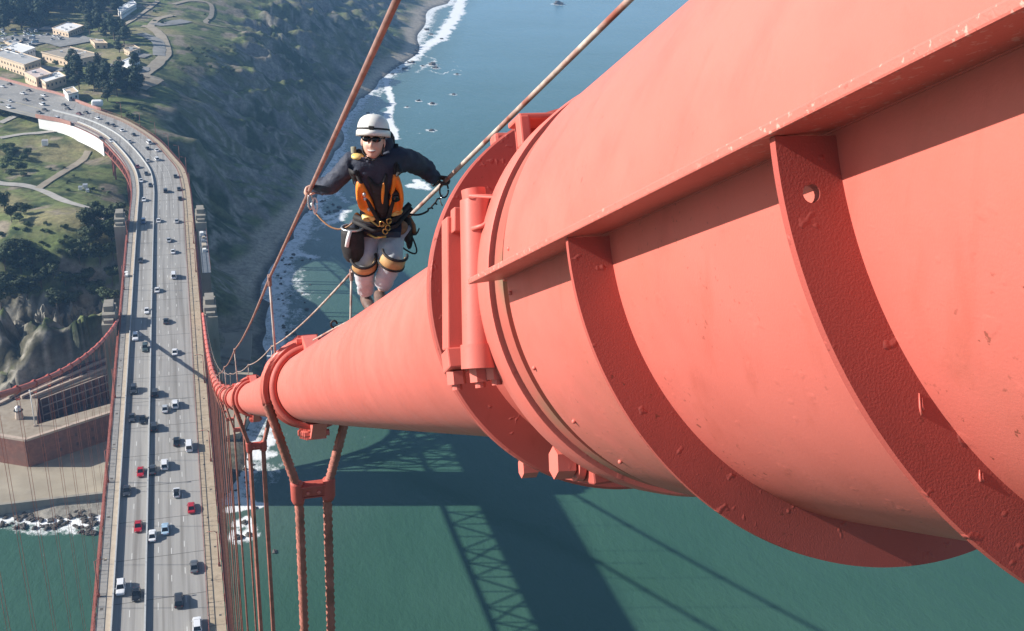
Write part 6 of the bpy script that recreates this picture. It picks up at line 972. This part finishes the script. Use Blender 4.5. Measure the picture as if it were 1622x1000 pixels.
# head
Hc=J['head']; face=(Vector((12.39,0,150.18))-Hc); face=Vector((face.x-.9,face.y,face.z*.70)).normalized(); up=Vector((0,0,1)); up=(up-face*up.dot(face)).normalized(); sdx=face.cross(up).normalized()  # sdx -> image left when looking at face
HX=-sdx
def hp(x,y,z): return Hc+HX*x+face*y+up*z
bm=MB(); n=40;m_=30; V=[];F=[]
for i in range(m_+1):
    th=math.pi*i/m_; z=math.cos(th)
    for k in range(n):
        a=2*math.pi*k/n; x=math.sin(th)*math.cos(a); y=math.sin(th)*math.sin(a)
        w_=.076*(1-.16*max(0,-z)**1.4); d_=.094; hgt=.118
        X_=x*w_;Y_=y*d_;Z_=z*hgt+.004
        if y>0:
            g=lambda cx,cz_,sx,sz:math.exp(-((X_-cx)/sx)**2-((Z_-cz_)/sz)**2)
            Y_+= .026*g(0,-.012,.013,.020)+.010*g(0,.015,.010,.02)+.008*g(0,-.052,.024,.010)-.010*g(.031,.018,.016,.012)-.010*g(-.031,.018,.016,.012)+.012*g(0,-.092,.026,.018)+.010*g(.042,-.022,.018,.02)+.010*g(-.042,-.022,.018,.02)+.006*g(0,.045,.05,.012)
            Y_-=.006*g(0,-.040,.02,.006)
        V.append(hp(X_,Y_,Z_))
for i in range(m_):
    for k in range(n): F.append((i*n+k,(i+1)*n+k,(i+1)*n+(k+1)%n,i*n+(k+1)%n))
pc(bm.add(V,F),'head',SKIN)
for s in (-1,1): pc(MB().ell(hp(s*.079,-.005,.0),(.010,.018,.032),10,8,ax=(HX,face,up)),'ear',SKIN)
pc(MB().tube([hp(x,.094-.9*x*x*6,-.052+.9*x*x*9) for x in np.linspace(-.028,.028,9)],.0045,6,rf=lambda q:.4+1.2*math.sin(math.pi*q)),'mouth',TEETH)
pc(MB().tube([hp(x,.094-.9*x*x*6,-.060+.9*x*x*10) for x in np.linspace(-.028,.028,9)],.004,6,rf=lambda q:.4+1.2*math.sin(math.pi*q)),'mouth',LIP)
for s in (-1,1):
    pc(MB().ell(hp(s*.033,.097,.030),(.034,.013,.021),14,8,ax=(HX,face,up)),'sunglass_lens',SHIN)
    pc(MB().tube([hp(s*.058,.082,.034),hp(s*.080,.0,.032)],.0035,6),'sunglass_arm',SHIN)
pc(MB().tube([hp(-.008,.104,.036),hp(.008,.104,.036)],.0035,6),'sunglass_bridge',SHIN)
pc(MB().ell(hp(0,-.035,-.01),(.080,.070,.105),18,12,ax=(HX,face,up)),'hair',BROWN)
# helmet
hm_=MB(); V=[];F=[]; prof=[(1.06,-.018),(1.13,-.02),(1.11,.006),(1.05,.012),(1.035,.035),(.98,.062),(.86,.088),(.66,.107),(.38,.119),(.02,.123)]
for r_,z in prof:
    for k in range(36): a=2*math.pi*k/36; fx=.106*r_*math.cos(a); fy=(.120*r_+ (.022 if (z<.01) else 0)*max(0,math.sin(a))**2)*math.sin(a)-.010; V.append(hp(fx,fy,z*1.05+.068+.12*fy))
for i in range(len(prof)-1):
    for k in range(36): F.append((i*36+k,i*36+(k+1)%36,(i+1)*36+(k+1)%36,(i+1)*36+k))
hl_=pc(hm_.add(V,F),'helmet',HELM); so_=hl_.modifiers.new('s','SOLIDIFY'); so_.thickness=.006
pc(MB().tube([hp(.113*math.cos(a),.128*math.sin(a)-.010,.093+.015*math.sin(a)) for a in np.linspace(0,6.283,30)],.0075,6),'helmet_strap',BLK,par=pe)
for s in (-1,0,1): pc(MB().tube([hp(s*.040,.125*math.cos(a)*(1-abs(s)*.08)-.01,.068+.134*math.sin(a)*(1-abs(s)*.07)) for a in np.linspace(.5,2.3,10)],.006,6),'helmet_ridge',HELM)
pc(MB().box(hp(0,.128,.112),(.038,.024,.026),ax=(HX,face,up)),'headlamp',BLK,False,.005)
for s in (-1,1): pc(MB().tube([hp(s*.082,-.01,.04),hp(s*.07,.03,-.07),hp(s*.02,.055,-.118),hp(0,.06,-.122)],.005,6),'chin_strap',BLK)
# hands closed round the ropes
def hand(name,sideY,w,m,wr,lab=None):
    y=J[sideY].y; rope=Vector((CX+w,y,cz(y)+1.6)); d=Vector((0,1,-.545)).normalized(); wv=(J[wr]-rope); wv=(wv-d*wv.dot(d)).normalized(); q=d.cross(wv).normalized()
    if q.z<0: q=-q
    # wv: direction from rope to wrist, q: upward-ish perpendicular
    vs=[];ed=[];ra=[]
    def ch(pts,rs,root):
        i0=len(vs); vs.extend(pts); ra.extend(rs)
        if root is not None: ed.append((root,i0))
        for k in range(len(pts)-1): ed.append((i0+k,i0+k+1))
        return i0
    palm=rope+wv*.050+q*.030
    ch([J[wr]+(J[wr]-rope).normalized()*.0,rope+wv*.085+q*.018,palm],[.030,.034,.032],None)
    for k,(off,L,rf) in enumerate(((-.036,1.0,.0105),(-.013,1.1,.011),(.011,1.03,.0105),(.033,.86,.009))):
        kn=rope+d*off+wv*.030+q*.040; pts=[kn]
        for a in (80,130,185,235): pts.append(rope+d*(off*1.02)+(wv*math.cos(R(a))+q*math.sin(R(a)))*(.033*(.95+.05*L)))
        ch(pts,[rf*1.25,rf*1.1,rf,rf*.95,rf*.8],2)
    ch([rope+wv*.052-d*.040+q*.006,rope+wv*.030-d*.058-q*.024,rope-wv*.006-d*.05-q*.034],[.014,.012,.010],1)
    return skin(name,vs,ed,ra,m,root=1,sub=2)
JK=jk_
hand('hand','haR',-.45,SKIN,'wrR'); hand('hand','haL',.58,GLOVE,'wrL')
# ---- vest, harness, tools (front direction)
cf=(Vector((12.39,0,150.18))-J['chest']); cf=Vector((cf.x*.5,cf.y,0)).normalized(); tu=(J['neck']-J['waist']).normalized(); fr=(cf-tu*cf.dot(tu)).normalized(); sx=tu.cross(fr).normalized()
if sx.x<0: sx=-sx
Wc=J['chest'].lerp(J['waist'],.35)
from mathutils.bvhtree import BVHTree
_bv=BVHTree.FromPolygons([v.co+FO for v in jk_.data.vertices],[tuple(p.vertices) for p in jk_.data.polygons])
def tp(x,z,y=0.0):
    x*=1.12; z=z if z<0 else z*1.5
    o_=Wc+sx*x+tu*z+fr*.6; h_=_bv.ray_cast(o_,-fr)[0]
    if h_ is not None and (h_-Wc).dot(fr)>0: return h_+fr*(y*.8+.006)
    dd=.182-2.0*x*x+.22*max(0,z); return Wc+sx*x+tu*z+fr*(dd+y)
def patch(outline,th,name,m,jit=0):
    c=sum((Vector((a,b)) for a,b in outline),Vector((0,0)))/len(outline); V=[];F=[]; n=len(outline); Q=[tuple(p) for p in outline]
    rings=[(1.0,-.02),(1.0,th*.45),(.88,th*.9),(.55,th*1.15),(0.05,th*1.25)]
    for f,y in rings:
        for a,b in Q: x=c.x+(a-c.x)*f; z=c.y+(b-c.y)*f; V.append(tp(x,z,y))
    for i in range(len(rings)-1):
        for k in range(n): F.append((i*n+k,i*n+(k+1)%n,(i+1)*n+(k+1)%n,(i+1)*n+k))
    F.append(tuple((len(rings)-1)*n+k for k in range(n)))
    o=pc(MB().add(V,F),name,m); s=o.modifiers.new('s','SUBSURF'); s.levels=1; s.render_levels=1; return o
patch([(-.155,.10),(-.135,.155),(-.095,.165),(-.075,.10),(-.045,.02),(-.035,-.10),(-.075,-.15),(-.13,-.12),(-.155,-.02)],.040,'vest_panel',VEST)
patch([(.16,.10),(.14,.16),(.105,.18),(.085,.10),(.055,.02),(.045,-.09),(.085,-.14),(.135,-.11),(.16,-.02)],.040,'vest_panel',VEST)
patch([(-.150,-.105),(-.04,-.105),(-.045,-.150),(-.08,-.178),(-.135,-.145)],.036,'vest_hem',VESTY)
patch([(.150,-.095),(.05,-.095),(.05,-.135),(.085,-.165),(.135,-.135)],.036,'vest_hem',VESTY)
patch([(-.075,.20),(-.04,.06),(-.045,-.11),(.0,-.16),(.05,-.11),(.055,.06),(.085,.20),(.04,.17),(.0,.12),(-.04,.17)],.030,'chest_panel',BLK)
patch([(.0,.09),(.032,.16),(.05,.155),(.022,.06),(.012,.0),(-.004,.02)],.044,'vest_strap',VEST)
patch([(-.17,.13),(-.18,.22),(-.14,.27),(-.11,.22),(-.13,.14)],.02,'shoulder_strap',BLK)
patch([(.11,.14),(.13,.24),(.17,.24),(.18,.15)],.02,'shoulder_strap',BLK)
pc(MB().ell(J['shR']+Vector((.035,-.02,.055)),(.050,.070,.026),14,10),'shoulder_patch',VESTY)
# webbing straps
for pts,w_,m in (([J['shR']+Vector((.045,.02,.085)),tp(-.12,.19,.01),tp(-.07,.0,.04),tp(-.02,-.17,.05)],.016,BLK),([J['shL']+Vector((-.045,.02,.095)),tp(.13,.19,.01),tp(.075,.0,.04),tp(.02,-.17,.05)],.016,BLK),([tp(-.19,-.16,-.02),tp(-.08,-.19,.035),tp(.08,-.18,.035),tp(.20,-.14,-.02)],.022,BLK),([tp(-.20,-.23,-.03),tp(-.08,-.26,.03),tp(.08,-.25,.03),tp(.21,-.21,-.03)],.018,BLK),([tp(-.16,-.30,-.02),tp(-.07,-.33,.03),tp(.0,-.30,.04)],.010,GOLD),([tp(-.11,-.14,.045),tp(-.04,-.19,.05),tp(.05,-.16,.06)],.008,GOLD)):
    pc(MB().tube(pts,w_,8),'harness_strap',m)
# camera pouch on the chest
pc(MB().tube([tp(.10,.035,.03),tp(.10,.035,.085)],.047,20),'round_pouch',BLK); pc(MB().tube([tp(.10,.035,.085),tp(.10,.035,.10)],.030,16),'lens_cap',SHIN)
for x,z in ((-.10,.06),(-.085,-.02),(-.10,.10)): pc(MB().ell(tp(x,z,.055),(.013,.01,.016),8,6),'buckle',STEEL)
for x,z in ((-.015,-.15),(.02,-.2),(.035,-.13),(.0,-.23)): pc(MB().tube([tp(x+.016*math.cos(a),z+.028*math.sin(a),.075) for a in np.linspace(0,5.9,10)],.005,6),'carabiner',GOLD)
# skirt of tool pouches at the hips
pb=J['pelvis']
for (x,y,z,a,b,c,m,nm) in ((-.215,-.05,.02,.055,.05,.075,JACK,'tool_pouch'),(-.13,-.13,.03,.05,.035,.06,BLK,'tool_pouch'),(.0,-.15,.02,.055,.03,.055,BLK,'tool_pouch'),(.13,-.12,.03,.06,.04,.06,BROWN,'tool_pouch'),(.20,-.03,-.01,.045,.06,.12,BLK,'tool_pouch'),(.225,.0,-.10,.03,.04,.10,BLK,'tool_pouch'),(-.20,-.06,.10,.03,.03,.05,VEST,'tool_pouch')):
    pc(MB().ell(pb+Vector((x,y,z)),(a,b,c),14,10),nm,m)
# big black bucket bag hanging on the image-left hip
bc=pb+Vector((-.245,-.12,-.05)); pc(MB().tube([bc+Vector((0,0,.09)),bc+Vector((0,0,.06)),bc+Vector((0,0,-.05)),bc+Vector((.01,0,-.12)),bc+Vector((.015,0,-.16)),bc+Vector((.02,0,-.175))],.085,20,rf=lambda q:[1.0,1.04,1.06,.98,.75,.35][min(5,int(round(q*5)))]),'bucket_bag',BLK)
pc(MB().tube([bc+Vector((.084*math.cos(a),.084*math.sin(a),.10)) for a in np.linspace(0,6.283,20)],.008,6),'bag_rim',STEEL)
pc(MB().tube([bc+Vector((-.03,-.08,.10)),bc+Vector((-.05,-.09,.04)),bc+Vector((-.06,-.088,-.02))],.015,8),'bag_patch',WHITE)
# backpack straps and radio behind the shoulders
pc(MB().box(J['neck']+Vector((.075,.17,-.02)),(.26,.18,.38),top=(.8,.8)),'backpack',BLK,True,.04); pc(MB().ell(J['neck']+Vector((.10,.10,.06)),(.075,.08,.10),14,10),'backpack_lid',JACK)
pc(MB().tube([J['neck']+Vector((-.13,.04,-.08)),J['neck']+Vector((-.14,.05,.09))],.020,8),'radio_pouch',mat('khaki',(.25,.24,.17),rough=.8)); pc(MB().tube([J['neck']+Vector((-.09,-.02,-.12)),J['neck']+Vector((-.11,.02,.02)),J['neck']+Vector((-.10,.06,.06))],.022,8),'pack_strap',BLK)
# collar and t-shirt
pc(MB().tube([J['neck']+Vector((.058*math.cos(a),.052*math.sin(a),-.012-.02*math.sin(a))) for a in np.linspace(-1.0,4.1,18)],.018,8),'collar',JACK)
for s in (-1,1): pc(MB().tube([tp(s*.050,.20,-.06),tp(s*.05,.16,-.02),tp(s*.03,.10,.02)],.014,6),'lapel',JACK)
# lanyards: hand to harness with snap hooks
def sag(a,b,dz,n=14,out=Vector((0,-.05,0))): a=Vector(a);b=Vector(b); return [a.lerp(b,i/n)+(Vector((0,0,-dz))+out)*4*(i/n)*(1-i/n) for i in range(n+1)]
h=Vector((CX-.45,J['haR'].y-.03,cz(J['haR'].y-.03)+1.6)); tie=pb+Vector((-.20,-.10,.13))
pc(MB().tube(sag(h+Vector((.04,0,-.18)),tie,.10),.007,8),'lanyard',mat('tan_lanyard',(.30,.16,.08),(.45,.25,.14),rough=.7,scale=60))
for k,(dx,dz,m) in enumerate(((.0,-.03,STEEL),(.035,-.06,WHITE))): pc(MB().tube([h+Vector((dx+.018*math.cos(a),-.01,dz-.055+.06*math.sin(a))) for a in np.linspace(.3,6.4,14)],.0065,6),'snap_hook',m)
pc(MB().tube([h+Vector((.012,0,-.10)),h+Vector((.04,0,-.19))],.011,8),'hook_body',WHITE)
h=Vector((CX+.58,J['haL'].y-.03,cz(J['haL'].y-.03)+1.6)); tie=pb+Vector((.17,-.08,.14))
cp=sag(h+Vector((-.05,0,-.14)),tie,.05,26); cp=[p+Vector((.012*math.cos(i*1.9),0,.012*math.sin(i*1.9))) if i<9 else p for i,p in enumerate(cp)]
pc(MB().tube(cp,.008,8),'lanyard',BLK)
pc(MB().tube([h+Vector((-.01+.035*math.cos(a),0,-.075+.06*math.sin(a))) for a in np.linspace(.2,6.3,14)],.0075,6),'snap_hook',BLK); pc(MB().tube([h+Vector((-.09+.022*math.cos(a),0,-.01+.03*math.sin(a))) for a in np.linspace(.2,6.3,12)],.006,6),'snap_hook',STEEL)
pc(MB().tube([h+Vector((-.02,0,-.11)),h+Vector((-.04,0,-.16)),h+Vector((-.02,0,-.20))],.006,6),'lanyard_tail',STEEL)
pc(MB().tube(sag(pb+Vector((.20,-.02,.0)),pb+Vector((.10,-.10,-.10)),.16,12,Vector((.12,0,0))),.007,6),'tool_lanyard',BLK); pc(MB().tube(sag(pb+Vector((.18,-.04,.02)),pb+Vector((.30,-.02,-.02)),.05,10),.006,6),'tool_lanyard',BLK)
pc(MB().tube([pb+Vector((.20,-.04,.10)),pb+Vector((.245,-.05,.02)),pb+Vector((.255,-.05,-.06))],.020,8),'hanging_tool',BROWN)
